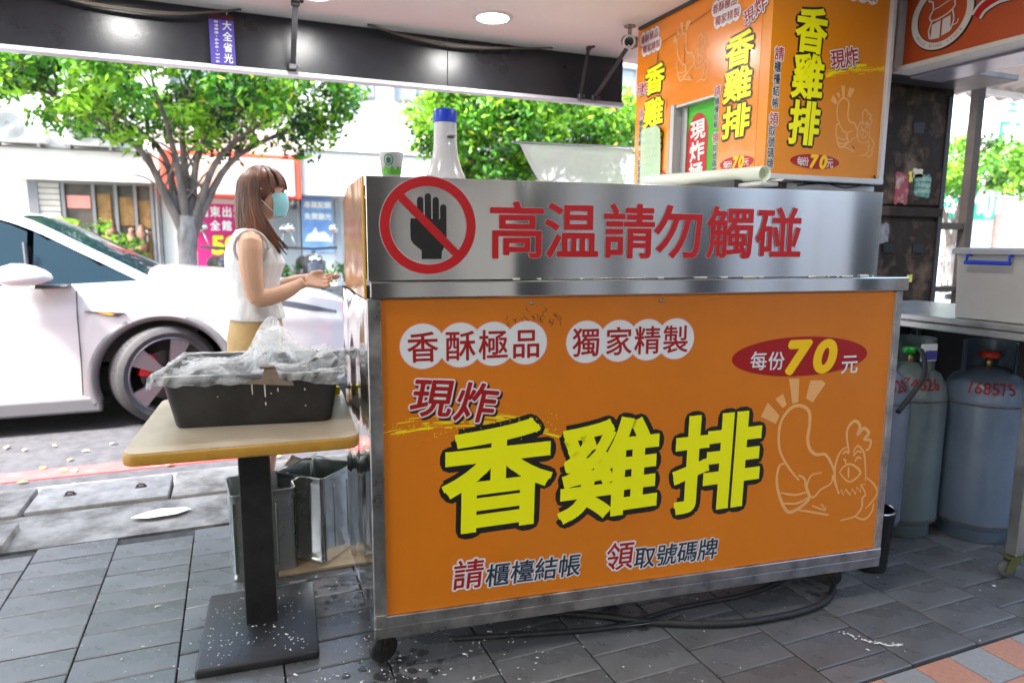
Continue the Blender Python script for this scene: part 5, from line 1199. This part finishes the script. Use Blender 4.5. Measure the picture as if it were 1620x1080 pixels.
        b.add(V, [(i * 16 + j, i * 16 + (j + 1) % 16, (i + 1) * 16 + (j + 1) % 16, (i + 1) * 16 + j) for i in range(8) for j in range(16)]); mm = b.build('wing_mirror', body_m, e, True)
        b = MB(); b.rbox((-1.20, sd * 1.02, 1.075), (.2, .16, .022), .008, 2); b.build('mirror_arm', DARKM, mm)
        # seams, handle, sill, arches
        for x in (-1.07, -2.3): b = MB(); b.tube([(x, sd * 1.000, 1.04), (x - .004, sd * 1.010, .88), (x - .006, sd * 1.002, .75), (x - .01, sd * .985, .5), (x - .02, sd * .966, .27)], .0045, 5); b.build('door_seam', BLKPL, e)
        b = MB(); b.rbox((-1.95, sd * 1.006, .90), (.2, .03, .03), .01, 2); b.build('door_handle', mat('chrome', (.7, .7, .7), .15, 1.), e)
        b = MB(); b.rbox((-2.02, sd * .955, .20), (2.1, .07, .12), .02, 2); b.build('sill_trim', mat('grey_trim', (.10, .10, .11), .5), e)
        for wx in wheels:
            b = MB(); n = 30; V = []
            for i in range(n + 1):
                a = R(-18) + R(216) * i / n
                for r_, dy in ((Rw - .045, -.06), (Rw - .03, .004), (Rw + .022, .010), (Rw + .03, -.03)): V.append((wx + r_ * math.cos(a), sd * (.985 + dy), .36 + r_ * math.sin(a) * .985))
            b.add(V, [(i * 4 + j, i * 4 + j + 1, (i + 1) * 4 + j + 1, (i + 1) * 4 + j) for i in range(n) for j in range(3)]); b.build('arch_trim', _m['grey_trim'], e, True)
            b = MB(); V = []
            for i in range(n + 1):
                a = R(-20) + R(220) * i / n
                for y in (.93, .62): V.append((wx + (Rw - .02) * math.cos(a), sd * y, .36 + (Rw - .02) * math.sin(a)))
            b.add(V, [(i * 2, i * 2 + 1, i * 2 + 3, i * 2 + 2) for i in range(n)]); b.build('wheel_well', BLKPL, e, True)
            # wheel
            st_ = steer if wx > -1 else 0; Mw = Matrix.Rotation(st_, 3, 'Z') @ Matrix.Rotation(R(-90) * sd, 3, 'X'); c = Vector((wx, sd * .87, .38))
            o = MB(); o.lathe([(.28, -.12), (.32, -.135), (.362, -.12), (.378, -.10), (.380, 0), (.378, .10), (.362, .12), (.33, .135), (.298, .122), (.290, .10)], 48, c, Mw)
            for q in range(60):
                a = 6.2832 * q / 60; u_ = Mw @ Vector((math.cos(a), math.sin(a), 0)); v_ = Mw @ Vector((-math.sin(a), math.cos(a), 0)); w_ = Mw @ Vector((0, 0, 1))
                for y0 in (-.075, -.025, .03, .08):
                    k = c + u_ * .381 + w_ * y0; o.add([k - v_ * .013 - w_ * .018, k + v_ * .013 - w_ * .018, k + v_ * .013 + w_ * .018, k - v_ * .013 + w_ * .018], [(0, 1, 2, 3)])
            wl = o.build('wheel', mat('tyre', (.030, .029, .032), .75, vary=.2, vscale=20, bump=.3, bscale=80), e, True, 40)
            o = MB(); o.lathe([(.290, .10), (.298, .118), (.290, .124), (.276, .10), (.270, .0), (.270, -.08)], 40, c, Mw)
            for q in range(5):
                for dq in (-.13, .13):
                    a = 6.2832 * q / 5 + dq; w0 = .07
                    pr = [(.03, .100), (.282, .108)]
                    A = [];
                    for r_, y in pr:
                        for s_ in (-1, 1):
                            t_ = a + s_ * w0 / max(r_, .08) * .5 - dq * (1 - r_ / .28) * .6
                            A += [c + Mw @ Vector((r_ * math.cos(t_), r_ * math.sin(t_), y)), c + Mw @ Vector((r_ * math.cos(t_), r_ * math.sin(t_), y - .03))]
                    o.add(A, [(0, 2, 6, 4), (1, 5, 7, 3), (0, 4, 5, 1), (2, 3, 7, 6)])
            o.lathe([(.001, .10), (.045, .098), (.06, .08), (.06, .04)], 20, c, Mw); o.build('rim', mat('dark_alloy', (.22, .22, .24), .35, .7), wl, True, 40)
            o = MB(); o.lathe([(.05, .03), (.19, .03), (.19, .01), (.05, .01)], 32, c, Mw); o.build('brake_disc', mat('disc_steel', (.06, .06, .062), .4, .8), wl, True, 40)
            o = MB(); aa = R(150) if sd < 0 else R(30)
            A = []
            for i in range(9):
                t_ = aa - .45 + .9 * i / 8
                for r_, y in ((.13, .055), (.205, .055), (.205, -.02), (.13, -.02)): A.append(c + Mw @ Vector((r_ * math.cos(t_), r_ * math.sin(t_), y)))
            o.add(A, [(i * 4 + j, i * 4 + (j + 1) % 4, (i + 1) * 4 + (j + 1) % 4, (i + 1) * 4 + j) for i in range(8) for j in range(4)] + [(0, 1, 2, 3), (35, 34, 33, 32)]); o.build('brake_caliper', mat('caliper_red', srgb(225, 20, 40), .35), wl)
        # side indicator
        b = MB(); P_ = [(-1.03, .892), (-.90, .862), (-.82, .845), (-.77, .872), (-.90, .882)]; b.prism([(x, z) for x, z in P_], lambda a, c_, d: (a, sd * (1.004 - d), c_), -.006, .03); ind = b.build('side_marker', BLKPL, e)
        b = MB(); b.prism([(-.95, .878), (-.87, .860), (-.84, .862), (-.88, .874)], lambda a, c_, d: (a, sd * (1.004 - d), c_), -.009, .03); b.build('amber_lens', mat('amber_lens', (.9, .35, .02), .3), ind)
        # headlight
        b = MB(); V = []; sel = [p for p in Q if .05 < p.x < .78]
        for i, p in enumerate(sel):
            t = i / (len(sel) - 1); nrm = Vector((p.x - .2, p.y, 0)).normalized() if p.y < .9 else Vector((0, 1, 0)); q = p + nrm * .006
            hh = .010 + .022 * math.sin(math.pi * min(1, t * 1.2) * .9); zc = zs(p.x) - .10 + .02 * (1 - t); V += [(q.x, sd * q.y, zc - hh), (q.x, sd * q.y, zc + hh * .6)]
        b.add(V, [(i * 2, i * 2 + 2, i * 2 + 3, i * 2 + 1) for i in range(len(sel) - 1)]); b.build('headlight', mat('headlight_lens', (.10, .12, .14), .08, coat=1), e, True)
    b = MB(); b.rbox((-1.8, 0, .35), (4.3, 1.5, .3), .05, 1); b.box((-1.9, 0, .75), (3.2, 1.78, .5)); b.build('underbody', mat('underbody_black', (.01, .01, .01), .8), e)
    b = MB(); b.rbox((-1.75, -.4, 1.12), (.15, .45, .5), .05, 2); b.rbox((-1.75, .4, 1.12), (.15, .45, .5), .05, 2); b.build('seat', mat('dark_seat', (.03, .03, .035), .6), e)
    return e
carw = mat('white_car_paint', (.50, .50, .515), .22, vary=.01, coat=1.)
make_car((.03, 6.70, -.10), carw, 'white electric SUV with red brake calipers standing at the kerb at left', steer=R(20))
carr = mat('red_car_paint', (.5, .02, .02), .25, coat=1.)
make_car((10.58, 9.05, -.10), carr, 'red car across the street, seen between the cabinet and the grey storage box')
# ================================================================== TREES
leafm = [mat('leaf_bright', srgb(128, 178, 40), .5, vary=.15, vscale=1.5), mat('leaf_mid', srgb(62, 122, 24), .5, vary=.2, vscale=1.5), mat('leaf_dark', srgb(26, 60, 20), .55, vary=.2, vscale=1.5), mat('leaf_yellow', srgb(196, 186, 60), .5)]
for m_ in leafm:
    pn = m_.node_tree.nodes['Principled BSDF']; nt_ = m_.node_tree; tr = nt_.nodes.new('ShaderNodeBsdfTranslucent'); mx = nt_.nodes.new('ShaderNodeMixShader'); mx.inputs[0].default_value = .35
    cr_ = [n_ for n_ in nt_.nodes if n_.type == 'VALTORGB']
    if cr_: nt_.links.new(cr_[0].outputs[0], tr.inputs[0])
    else: tr.inputs[0].default_value = pn.inputs['Base Color'].default_value
    o_ = [n_ for n_ in nt_.nodes if n_.type == 'OUTPUT_MATERIAL'][0]; nt_.links.new(pn.outputs[0], mx.inputs[1]); nt_.links.new(tr.outputs[0], mx.inputs[2]); nt_.links.new(mx.outputs[0], o_.inputs[0])
barkm = mat('bark', (.07, .055, .045), .9, col2=(.16, .135, .115), vscale=8, bump=.9, bscale=30, stretch=(1, 1, .3)); barkl = mat('pale_bark', (.10, .09, .08), .9, col2=(.25, .235, .215), vscale=9, bump=.9, bscale=25, stretch=(1, 1, .4))
def clump(b, c, r_, n, s=.062, seedmi=None):
    for k in range(n):
        d = Vector((random.gauss(0, 1), random.gauss(0, 1), random.gauss(0, 1))); 
        if d.length < .01: continue
        d.normalize(); p = c + Vector((d.x * r_, d.y * r_, d.z * r_ * .75)) * random.random() ** .4
        up = (p - c).normalized() * .5 + Vector((random.gauss(0, .5), random.gauss(0, .5), random.gauss(.4, .5))); up.normalize(); t = up.orthogonal().normalized(); q = Matrix.Rotation(random.uniform(0, 6.28), 3, up); t = q @ t; w_ = up.cross(t)
        l = s * random.uniform(.6, 1.3); mi = seedmi if seedmi is not None and random.random() < .75 else random.choices((0, 1, 2, 3), (4, 4, 2, .35))[0]
        b.add([p - t * l, p - t * l * .2 + w_ * l * .42, p + t * l, p - t * l * .2 - w_ * l * .42], [(0, 1, 2, 3)], mi)
def tree(loc, label, seed, ext, zc, H_, nclump, branches, nleaf=95, rcl=.34, trunk_r=.13, fork=1.15, zmin=None):
    random.seed(seed); e = empty('street_tree', label, 'tree', loc, 0, 'street trees across the road')
    b = MB(); b.tube(spline([(0, 0, 0), (.02, .02, .5), (-.03, 0, .95), (.0, 0, fork + .15)], 4), [trunk_r * (1.35 - .35 * min(1, i / 4)) * (1 + .06 * math.sin(i * 2)) for i in range(13)], 12); b.build('trunk', barkl, e, True)
    tips = []
    for (x, y, z) in branches:
        o = MB(); mid = Vector((x * .35 + random.uniform(-.1, .1), y * .35, fork + (z - fork) * .62)); P = spline([Vector((x * .02, y * .02, fork - .15)), Vector((x * .12, y * .12, fork + .18 * (z - fork))), mid, Vector((x, y, z))], 5)
        o.tube(P, [trunk_r * .62 * (1 - .8 * i / (len(P) - 1)) for i in range(len(P))], 8)
        for k in range(9):
            t = random.uniform(.35, .95); p = P[int(t * (len(P) - 1))]; q = p + Vector((random.uniform(-.4, .4), random.uniform(-.4, .4), random.uniform(.15, .6))); o.tube(spline([p, (p + q) / 2 + Vector((0, 0, .06)), q], 3), [.022 * (1 - .75 * i / 6) for i in range(7)], 5)
        o.build('limb', barkm, e, True)
    b = MB(); n = 0
    while n < nclump:
        u, v, w_ = random.uniform(-1, 1), random.uniform(-1, 1), random.uniform(-1, 1)
        rad = u * u + v * v + w_ * w_
        if rad > 1 or (rad < .25 and random.random() < .6): continue
        c = Vector((ext[0] + u * ext[1], v * ext[2], zc + w_ * H_ + .12 * math.sin(u * 7)))
        if zmin and c.z < zmin(c.x + loc[0]) + random.uniform(0, .2): continue
        if w_ < -.45 and random.random() < .35 + .3 * noise.noise(c * 1.3): continue
        clump(b, c, rcl * random.uniform(.6, 1.15), nleaf, seedmi=random.choices((0, 1, 2), (4, 4, 2))[0]); n += 1
    b.build('crown', leafm, e); return e
br1 = [(-1.9, -.4, 3.35), (-1.2, .5, 3.3), (-.3, -.5, 3.4), (.6, .3, 3.3), (1.4, -.3, 3.2), (2.0, .1, 3.2), (.2, .6, 3.7)]
tree((-.56, 11, 0), 'spreading street tree with pale trunk, behind the woman and the white car', 5, (-.35, 2.8, 1.7), 3.6, 1.3, 300, br1, fork=1.5, zmin=lambda x: 3.05 + (x + 2.7) * -.33 if x < -.9 else 2.58)
tree((4.5, 11, 0), 'dense round-crowned street tree behind the megaphone and acrylic guard', 12, (.2, 1.95, 1.7), 3.25, 1.15, 340, [(-1.2, 0, 2.9), (.9, .2, 3.0), (0, -.4, 3.4), (1.6, 0, 2.8)], fork=1.5)
tree((15.8, 11.2, 0), 'street tree seen between the grimy cabinet and the brown post', 31, (0, 2.0, 1.5), 3.05, .62, 120, [(-1, 0, 2.9), (.9, .2, 2.9), (0, -.4, 3.3)], nleaf=70)
tree((19.6, 11.2, 0), 'farthest street tree at the right edge of the picture', 37, (0, 1.6, 1.5), 3.2, .6, 90, [(-1, 0, 2.9), (.9, .2, 2.9), (0, -.4, 3.3)], nleaf=70)
tree((9.8, 11.2, 0), 'street tree across the road hidden behind the orange box sign', 41, (0, 1.9, 1.5), 3.5, 1.0, 90, [(-1, 0, 2.9), (.9, .2, 2.9), (0, -.4, 3.3)], nleaf=60)
tree((-6.6, 11.1, 0), 'street tree across the road at the left edge of the picture', 47, (0, 2.4, 1.5), 3.9, 1.0, 100, [(-1, 0, 2.9), (.9, .2, 2.9), (0, -.4, 3.3)], nleaf=60)
def shrub(loc, label, ex, ey, ez, n, seed):
    random.seed(seed); e = empty('potted_shrub', label, 'shrub', loc)
    b = MB()
    for k in range(n): clump(b, Vector((random.uniform(-ex, ex), random.uniform(-ey, ey), .25 + ez * random.random())), .16, 34, .055, seedmi=random.choice((0, 0, 1)))
    b.build('foliage', leafm, e); b = MB()
    for k in range(5): b.tube([(0, 0, .0), (random.uniform(-ex, ex) * .7, 0, .25 + ez * .6)], [.018, .006], 5)
    b.rbox((0, 0, .12), (min(ex * 1.5, .9), .3, .24), .03, 2); b.build('planter', concrete, e)
shrub((-2.25, 12.4, .0), 'bright green shrub in front of the shop window, left one', .42, .25, 1.32, 46, 3); shrub((-1.62, 12.5, .0), 'smaller bright green shrub in front of the shop window beside the white post', .3, .22, 1.05, 28, 4)
random.seed(6); b = MB()
for k in range(95): clump(b, Vector((random.uniform(-2.2, 2.2), random.uniform(-.15, .15), random.uniform(.25, .55))), .13, 26, .045, seedmi=random.choice((0, 1, 1)))
hd = empty('low_hedge', 'low clipped green hedge along the opposite pavement', 'hedge', (2.6, 12.3, .35)); b.build('foliage', leafm, hd); b = MB(); b.rbox((0, 0, -.08), (4.6, .4, .5), .02, 1); b.build('planter_box', concrete, hd)
# ================================================================== BUILDINGS ACROSS
wht = mat('white_render', (.80, .80, .79), .8, vary=.05, vscale=1.2, bump=.1); grw = mat('pale_grey_render', (.55, .55, .55), .8, vary=.08, vscale=1.2); shop_d = mat('dark_shop_interior', (.07, .055, .045), .6, vary=.4, vscale=3)
winm = mat('window_glass', (.25, .28, .30), .12, coat=.3); frm = mat('grey_window_frame', (.16, .16, .17), .5)
def win(par, x, z, w_, h_, y=-.02, m=winm, mull=1):
    f = MB(); t = .045
    f.box((x - w_ / 2, y - .02, z), (t, .07, h_ + t)); f.box((x + w_ / 2, y - .02, z), (t, .07, h_ + t)); f.box((x, y - .02, z + h_ / 2), (w_ - t, .07, t)); f.box((x, y - .02, z - h_ / 2), (w_ - t, .07, t))
    for k in range(mull): f.box((x - w_ / 2 + w_ * (k + 1) / (mull + 1), y - .015, z), (.03, .05, h_ - t))
    fo = f.build('window', frm, par); p = MB(); p.box((x, y, z), (w_ - .01, .02, h_ - .01)); p.build('pane', m, fo)
def bldg(x0, x1, h, label, m=wht, y=14, holes=None):
    e = empty('shop_building', label, 'building', ((x0 + x1) / 2, y, 0)); L_ = x1 - x0
    b = MB(); b.box((0, 3.02, h / 2), (L_, 6, h)); b.build('wall', m, e)
    return e, L_
def ac(loc, label):
    e = empty('air_conditioner', label, 'air conditioner', loc, 0, 'air conditioners on the white shop wall'); b = MB(); b.rbox((0, 0, .28), (.80, .30, .56), .02, 2); b.build('casing', mat('ac_white', (.66, .66, .66), .5), e, True, 40)
    b = MB()
    for r_ in (.06, .10, .14, .18, .215): b.tube([(-.10 + r_ * math.cos(6.283 * i / 24), -.165, .28 + r_ * math.sin(6.283 * i / 24)) for i in range(24)], .006, 5, closed=True)
    b.lathe([(.001, .0), (.225, .0)], 28, (-.10, -.152, .28), Matrix.Rotation(R(90), 3, 'X')); b.build('fan_grille', mat('ac_grey', (.36, .37, .38), .5), e)
    b = MB(); b.box((-.3, -.02, -.03), (.04, .34, .06)); b.box((.3, -.02, -.03), (.04, .34, .06)); b.build('wall_bracket', frm, e)
A_, L_ = bldg(-9.0, -1.15, 7.5, 'white rendered shop building with dark display window and air conditioners')
X = lambda x: x - (-9.0 - 1.15) / 2
b = MB(); b.rbox((X(-3.9), -.08, 2.56), (5.6, .2, .52), .01, 1); b.build('sign_band', wht, A_)
b = MB(); b.rbox((X(-2.35), -.1, 2.815), (2.3, .26, .03), .005, 1); b.build('ledge', frm, A_)
cx0, cx1 = -3.05, -1.27
b = MB(); b.box((X((cx0 + cx1) / 2), -.012, 1.17), (cx1 - cx0, .02, 2.25)); b.build('shop_interior', shop_d, A_)
b = MB()
for x in (cx0, -2.62, -2.17, -1.83, -1.53, cx1): b.box((X(x), -.05, 1.17), (.05 if x not in (cx0,) else .14, .07, 2.25))
b.box((X(-2.16), -.05, 2.28), (1.8, .08, .06)); b.build('shop_frame', frm, A_)
b = MB(); 
for k in range(22): b.rbox((X(-2.83), -.05, .12 + k * .1), (.33, .03, .09), .008, 1)
b.build('roller_shutter', mat('pale_shutter', (.40, .37, .34), .6, vary=.1), A_)
warm = mat('warm_shelf', srgb(130, 96, 54), .7, vary=.3, vscale=9); b = MB()
for x, w_, z in ((-2.02, .22, 1.85), (-1.68, .24, 1.8), (-1.4, .2, 1.75), (-1.68, .2, 1.1), (-1.4, .18, 1.2)): b.rbox((X(x), -.03, z), (w_, .03, .5), .01, 1)
b.build('lit_display', warm, A_)
b = MB(); b.rbox((X(-2.4), -.03, 1.95), (.36, .03, .22), .01, 1); b.build('pink_poster', mat('pink_poster', srgb(224, 140, 130), .6), A_)
for x, z, h_ in ((-1.93, 1.25, .72), (-1.62, 1.2, .6), (-1.47, 1.3, .5)):
    b = MB(); b.lathe([(.001, 0), (.09, .02), (.11, h_ * .3), (.07, h_ * .5), (.11, h_ * .75), (.05, h_ * .9), (.055, h_), (.001, h_ * 1.06)], 14, (X(x), -.06, z - h_ / 2)); b.build('mannequin', mat('clothes_mix', srgb(150, 108, 84), .7, col2=srgb(60, 34, 30), vscale=7), A_, True)
b = MB(); b.box((X(-1.44), -.085, 1.38), (.14, .006, .2)); b.build('white_notice', WHITE, A_)
win(A_, X(-6.3), 1.4, 2.4, 1.8, mull=3)
for x in (-7.6, -5.2, -3.0): win(A_, X(x), 4.9, 1.3, 1.3)
b = MB(); b.tube([(X(-1.19), -.06, 0), (X(-1.19), -.06, 3.2)], .03, 8); b.build('drainpipe', frm, A_)
ac((-3.15, 13.82, 2.87), 'white air conditioner unit, left one above the shop window'); ac((-2.12, 13.82, 2.87), 'white air conditioner unit nearest the street tree'); ac((-4.4, 13.82, 2.9), 'white air conditioner unit at the left edge of the picture')
B_, L_ = bldg(-1.13, 1.27, 7.5, 'narrow pale shop building with red-bordered lit sign', grw)
X = lambda x: x - .07
b = MB(); b.rbox((X(.1), -.16, 2.48), (2.36, .30, .80), .02, 2); sg = b.build('shop_sign_board', mat('coral_red_sign', srgb(240, 88, 70), .5), B_)
b = MB(); b.rbox((X(.16), -.315, 2.47), (2.0, .02, .66), .02, 1); b.build('sign_lettering_panel', mat('pale_peach_panel', srgb(250, 220, 206), .5, col2=(.85, .85, .85), vscale=2), B_)
b = MB()
for i, ch in enumerate('服飾館'): put(b, ch, X(-.3 + i * .5), 2.5, .36, .40, [(0, .04, .33, 0, 0)])
b.build('sign_lettering', mat('soft_coral', srgb(246, 176, 160), .6), B_)
b = MB(); b.box((X(.1), -.03, 2.02), (2.3, .04, .10)); b.build('lintel', grw, B_)
b = MB(); b.box((X(-.12), -.06, 1.33), (.92, .03, 1.28)); bn = b.build('magenta_banner', mat('magenta_banner', srgb(168, 14, 84), .6, col2=srgb(200, 20, 120), vscale=1), B_)
b = MB(); bf = lambda a, c, d: (a, -.076 - d, c)
for i, ch in enumerate('結束出清'): put(b, ch, X(-.44 + i * .20), 1.83, .165, .19, [(0, .035, .002, 0, 0)], bf)
for i, ch in enumerate('全館'): put(b, ch, X(-.25 + i * .20), 1.58, .16, .18, [(0, .03, .002, 0, 0)], bf)
for i, ch in enumerate('50'): put(b, ch, X(-.22 + i * .24), 1.22, .34, .32, [(1, .05, .002, 0, 0)], bf)
b.build('banner_lettering', [WHITE, mat('lime_print', srgb(196, 214, 20), .5)], B_)
b = MB(); b.box((X(.85), -.03, 1.0), (.7, .03, 1.95)); b.build('glass_door', winm, B_); win(B_, X(-.2), 4.6, 1.3, 1.2)
C_, L_ = bldg(1.29, 4.4, 8.2, 'white shop building with blank white sign and blue poster', wht)
X = lambda x: x - 2.845
b = MB(); b.rbox((X(2.7), -.18, 2.58), (2.8, .3, .82), .01, 1); b.build('white_sign_board', mat('white_sign', (.8, .8, .8), .5), C_)
b = MB(); b.box((X(2.7), -.34, 2.995), (2.84, .04, .03)); b.box((X(2.7), -.34, 2.16), (2.84, .04, .03)); b.box((X(1.30), -.34, 2.58), (.03, .04, .86)); b.build('sign_edge', frm, C_)
for i, ch in enumerate('眼科診所'): b = MB(); put(b, ch, X(1.7 + i * .42), 2.55, .26, .28, [(0, .0, .334, 0, 0)]); b.build('faint_lettering', mat('faint_grey', (.6, .62, .62), .6), C_)
b = MB(); b.box((X(1.59), -.05, 1.62), (.58, .04, 1.06)); po = b.build('blue_poster', mat('blue_poster', srgb(90, 130, 200), .5, col2=srgb(140, 180, 220), vscale=1), C_)
b = MB(); pf = lambda a, c, d: (a, -.074 - d, c)
for i, ch in enumerate('專業配鏡'): put(b, ch, X(1.40 + i * .13), 2.0, .12, .12, [(0, .05, .002, 0, 0)], pf)
for i, ch in enumerate('免費驗光'): put(b, ch, X(1.40 + i * .13), 1.78, .12, .12, [(0, .05, .002, 0, 0)], pf)
P_ = [(-.26, -.12), (-.2, .02), (-.12, .05), (-.05, .16), (.0, .05), (.12, .08), (.22, -.02), (.25, -.12)]; b.add([pf(X(1.59) + x, 1.42 + z, .002) for x, z in P_], [tuple(range(8))]); b.build('poster_print', WHITE, C_)
b = MB(); b.box((X(2.9), -.02, 1.05), (1.6, .03, 2.05)); b.build('bright_window', mat('bright_curtain', (.75, .75, .74), .6), C_)
b = MB(); b.box((X(1.98), -.06, 1.05), (.10, .08, 2.1)); b.build('door_frame', mat('grey_blue_frame', (.25, .28, .33), .5), C_)
for x in (2.3, 3.6):
    for z in (4.7, 6.6): win(C_, X(x), z, .9, 1.2)
b = MB(); b.lathe([(.001, -.09), (.05, -.08), (.075, 0), (.06, .09), (.001, .1)], 14, (X(1.29) - .16, -.25, 1.98)); b.build('wall_lantern', DARKM, C_)
D_, L_ = bldg(4.42, 10.4, 8.2, 'white building with rows of windows behind the round-crowned tree', wht)
for x in (-2.2, -.7, .8, 2.3):
    for z in (1.3, 4.6, 6.6): win(D_, x, z, 1.0, 1.2 if z > 2 else 1.8)
E_, L_ = bldg(10.42, 18.4, 9.0, 'pale building on the right behind the trees with green lettered signs', wht)
for x in (-3.2, -1.6, 0, 1.6, 3.2):
    for z in (4.9, 6.9): win(E_, x, z, .9, 1.2)
F_, L_ = bldg(18.42, 34.0, 12.0, 'white building at far right carrying a green and white pharmacy signboard', wht)
X = lambda x: x - 26.21
grn = mat('teal_green_sign', srgb(20, 140, 120), .5)
b = MB(); b.box((X(22.1), -.2, 4.95), (3.1, .3, 4.4)); b.build('vertical_sign_board', mat('white_sign2', (.8, .8, .8), .5), F_)
b = MB(); gf = lambda a, c, d: (a, -.36 - d, c)
b.box((X(21.9), -.355, 5.95), (2.2, .01, .32)); b.box((X(21.6), -.355, 4.20), (1.55, .01, 1.35)); b.build('green_sign_panel', grn, F_)
b = MB(); put(b, '藥', X(21.6), 4.2, 1.25, 1.2, [(0, .05, .008, 0, 0)], gf); put(b, '生', X(21.3), 5.42, .5, .55, [(1, .02, .004, 0, 0)], gf); put(b, '吉', X(22.3), 5.15, .5, .55, [(1, .02, .004, 0, 0)], gf); b.build('sign_characters', [WHITE, grn], F_)
b = MB(); b.box((X(19.9), -.3, 2.55), (1.9, .3, 1.0)); b.build('green_shop_sign', grn, F_)
b = MB(); put(b, '五', X(18.9), 2.55, .6, .7, [(0, .05, .456, 0, 0)]); put(b, '本', X(19.45), 2.55, .7, .8, [(0, .05, .456, 0, 0)]); put(b, '旬', X(20.35), 2.55, .8, .8, [(0, .05, .456, 0, 0)]); b.build('sign_characters', WHITE, F_)
for x in (22.3, 24.2, 26.2): b = MB(); b.box((X(x), -.05, 1.2), (1.5, .05, 2.1)); b.build('shop_window', mat('pinkish_shop', srgb(222, 170, 156), .6, vary=.3, vscale=1), F_)
for x in (24.5, 27):
    for z in (5, 7.5): win(F_, X(x), z, 1.2, 1.3)
# red arrow sign standing on near side of street
ar = empty('direction_sign', 'red sign with white lettering and arrow at the right edge of the picture', 'sign', (8.30, 5.0, 0))
b = MB(); b.rbox((.42, 0, 1.44), (.9, .03, .26), .004, 1); b.build('sign_plate', mat('red_plate', srgb(214, 14, 30), .5), ar); b = MB(); b.rbox((-.05, .01, 1.35), (.05, .06, .50), .004, 1); b.tube([(-.05, 0.01, 0), (-.05, .01, 1.3)], .02, 8); b.build('sign_frame', mat('grey_sign_frame', (.5, .52, .55), .4), ar)
b = MB(); af = lambda a, c, d: (a, -.018 - d, c)
for i, ch in enumerate('禁止行人通行'): put(b, ch, .05 + i * .125, 1.50, .125, .11, [(0, .04, .001, 0, 0)], af)
b.add([af(x, z, .001) for x, z in ((.0, 1.385), (.06, 1.425), (.06, 1.405), (.8, 1.405), (.8, 1.365), (.06, 1.365), (.06, 1.345))], [tuple(range(7))]); b.build('sign_print', WHITE, ar)
# scooters
def scooter(loc, rz, col, label):
    e = empty('scooter', label, 'scooter', loc, rz, 'parked scooters')
    pm = mat(col[0], col[1], .3, coat=.5)
    for x in (-.62, .62):
        b = MB(); M = Matrix.Rotation(R(90), 3, 'X'); b.lathe([(.13, -.045), (.2, -.045), (.225, -.02), (.225, .02), (.2, .045), (.13, .045)], 24, (x, 0, .225), M); w__ = b.build('wheel', BLKPL, e, True, 40)
        b = MB(); b.lathe([(.001, -.03), (.13, -.035), (.13, .035), (.001, .03)], 16, (x, 0, .225), M); b.build('hub', _m['dark_alloy'], w__, True, 40)
    b = MB(); b.tube(spline([(-.85, 0, .62), (-.5, 0, .62), (-.15, 0, .55), (-.05, 0, .34), (.3, 0, .33), (.45, 0, .62), (.48, 0, .9)], 4), [.09, .12, .14, .15, .15, .15, .15, .15, .15, .14, .13, .12, .12, .12, .12, .12, .13, .15, .16, .16, .15, .14, .13, .12, .1], 12); b.tube(spline([(.48, 0, .8), (.58, 0, .5), (.62, 0, .45)], 4), [.16, .15, .13, .12, .11, .10, .1, .1, .1], 12); b.build('body', pm, e, True)
    b = MB(); b.tube(spline([(-.85, 0, .76), (-.5, 0, .76), (-.15, 0, .72)], 4), [.05, .09, .10, .11, .11, .11, .1, .09, .05], 10); b.build('seat', BLKPL, e, True)
    b = MB(); b.tube([(.42, -.32, 1.0), (.48, 0, .98), (.42, .32, 1.0)], .018, 8); b.tube([(.62, 0, .22), (.48, 0, .95)], .03, 8); b.build('handlebar', DARKM, e, True)
    for sy in (-1, 1): b = MB(); b.tube([(.45, sy * .22, 1.0), (.42, sy * .28, 1.2)], .008, 6); b.lathe([(.001, 0), (.06, .005), (.055, .02), (.001, .025)], 16, (.42, sy * .28, 1.25), Matrix.Rotation(R(90), 3, 'Y')); b.build('mirror', _m['chrome'], e, True)
    b = MB(); b.lathe([(.001, .03), (.06, .02), (.075, 0)], 16, (.60, 0, .85), Matrix.Rotation(R(80), 3, 'Y')); b.build('headlight', _m['chrome'], e, True)
    return e
s1 = scooter((-.14, 12.0, .005), R(-80), ('dark_scooter_paint', (.04, .045, .06)), 'dark grey scooter with round mirror parked before the magenta banner')
s1.scale = (1.2, 1.2, 1.2)
for (l, r_, lb) in (((.45, 12.7, .005), R(-84), 'dark scooter parked behind the woman, next to the magenta banner'), ((1.2, 12.0, .005), R(-88), 'dark scooter half hidden behind the low hedge')): dup(s1, l, r_, label=lb)
s2 = scooter((5.9, 4.75, -.095), R(-60), ('white_scooter_paint', (.6, .6, .6)), 'white scooter at the kerb between the grimy cabinet and the storage box')
dup(s2, (6.9, 4.9, -.095), R(-60), label='white scooter behind the storage box, farther along the kerb')
_tc_ob = _to; bpy.data.objects.remove(_tc_ob); bpy.data.curves.remove(_tc)
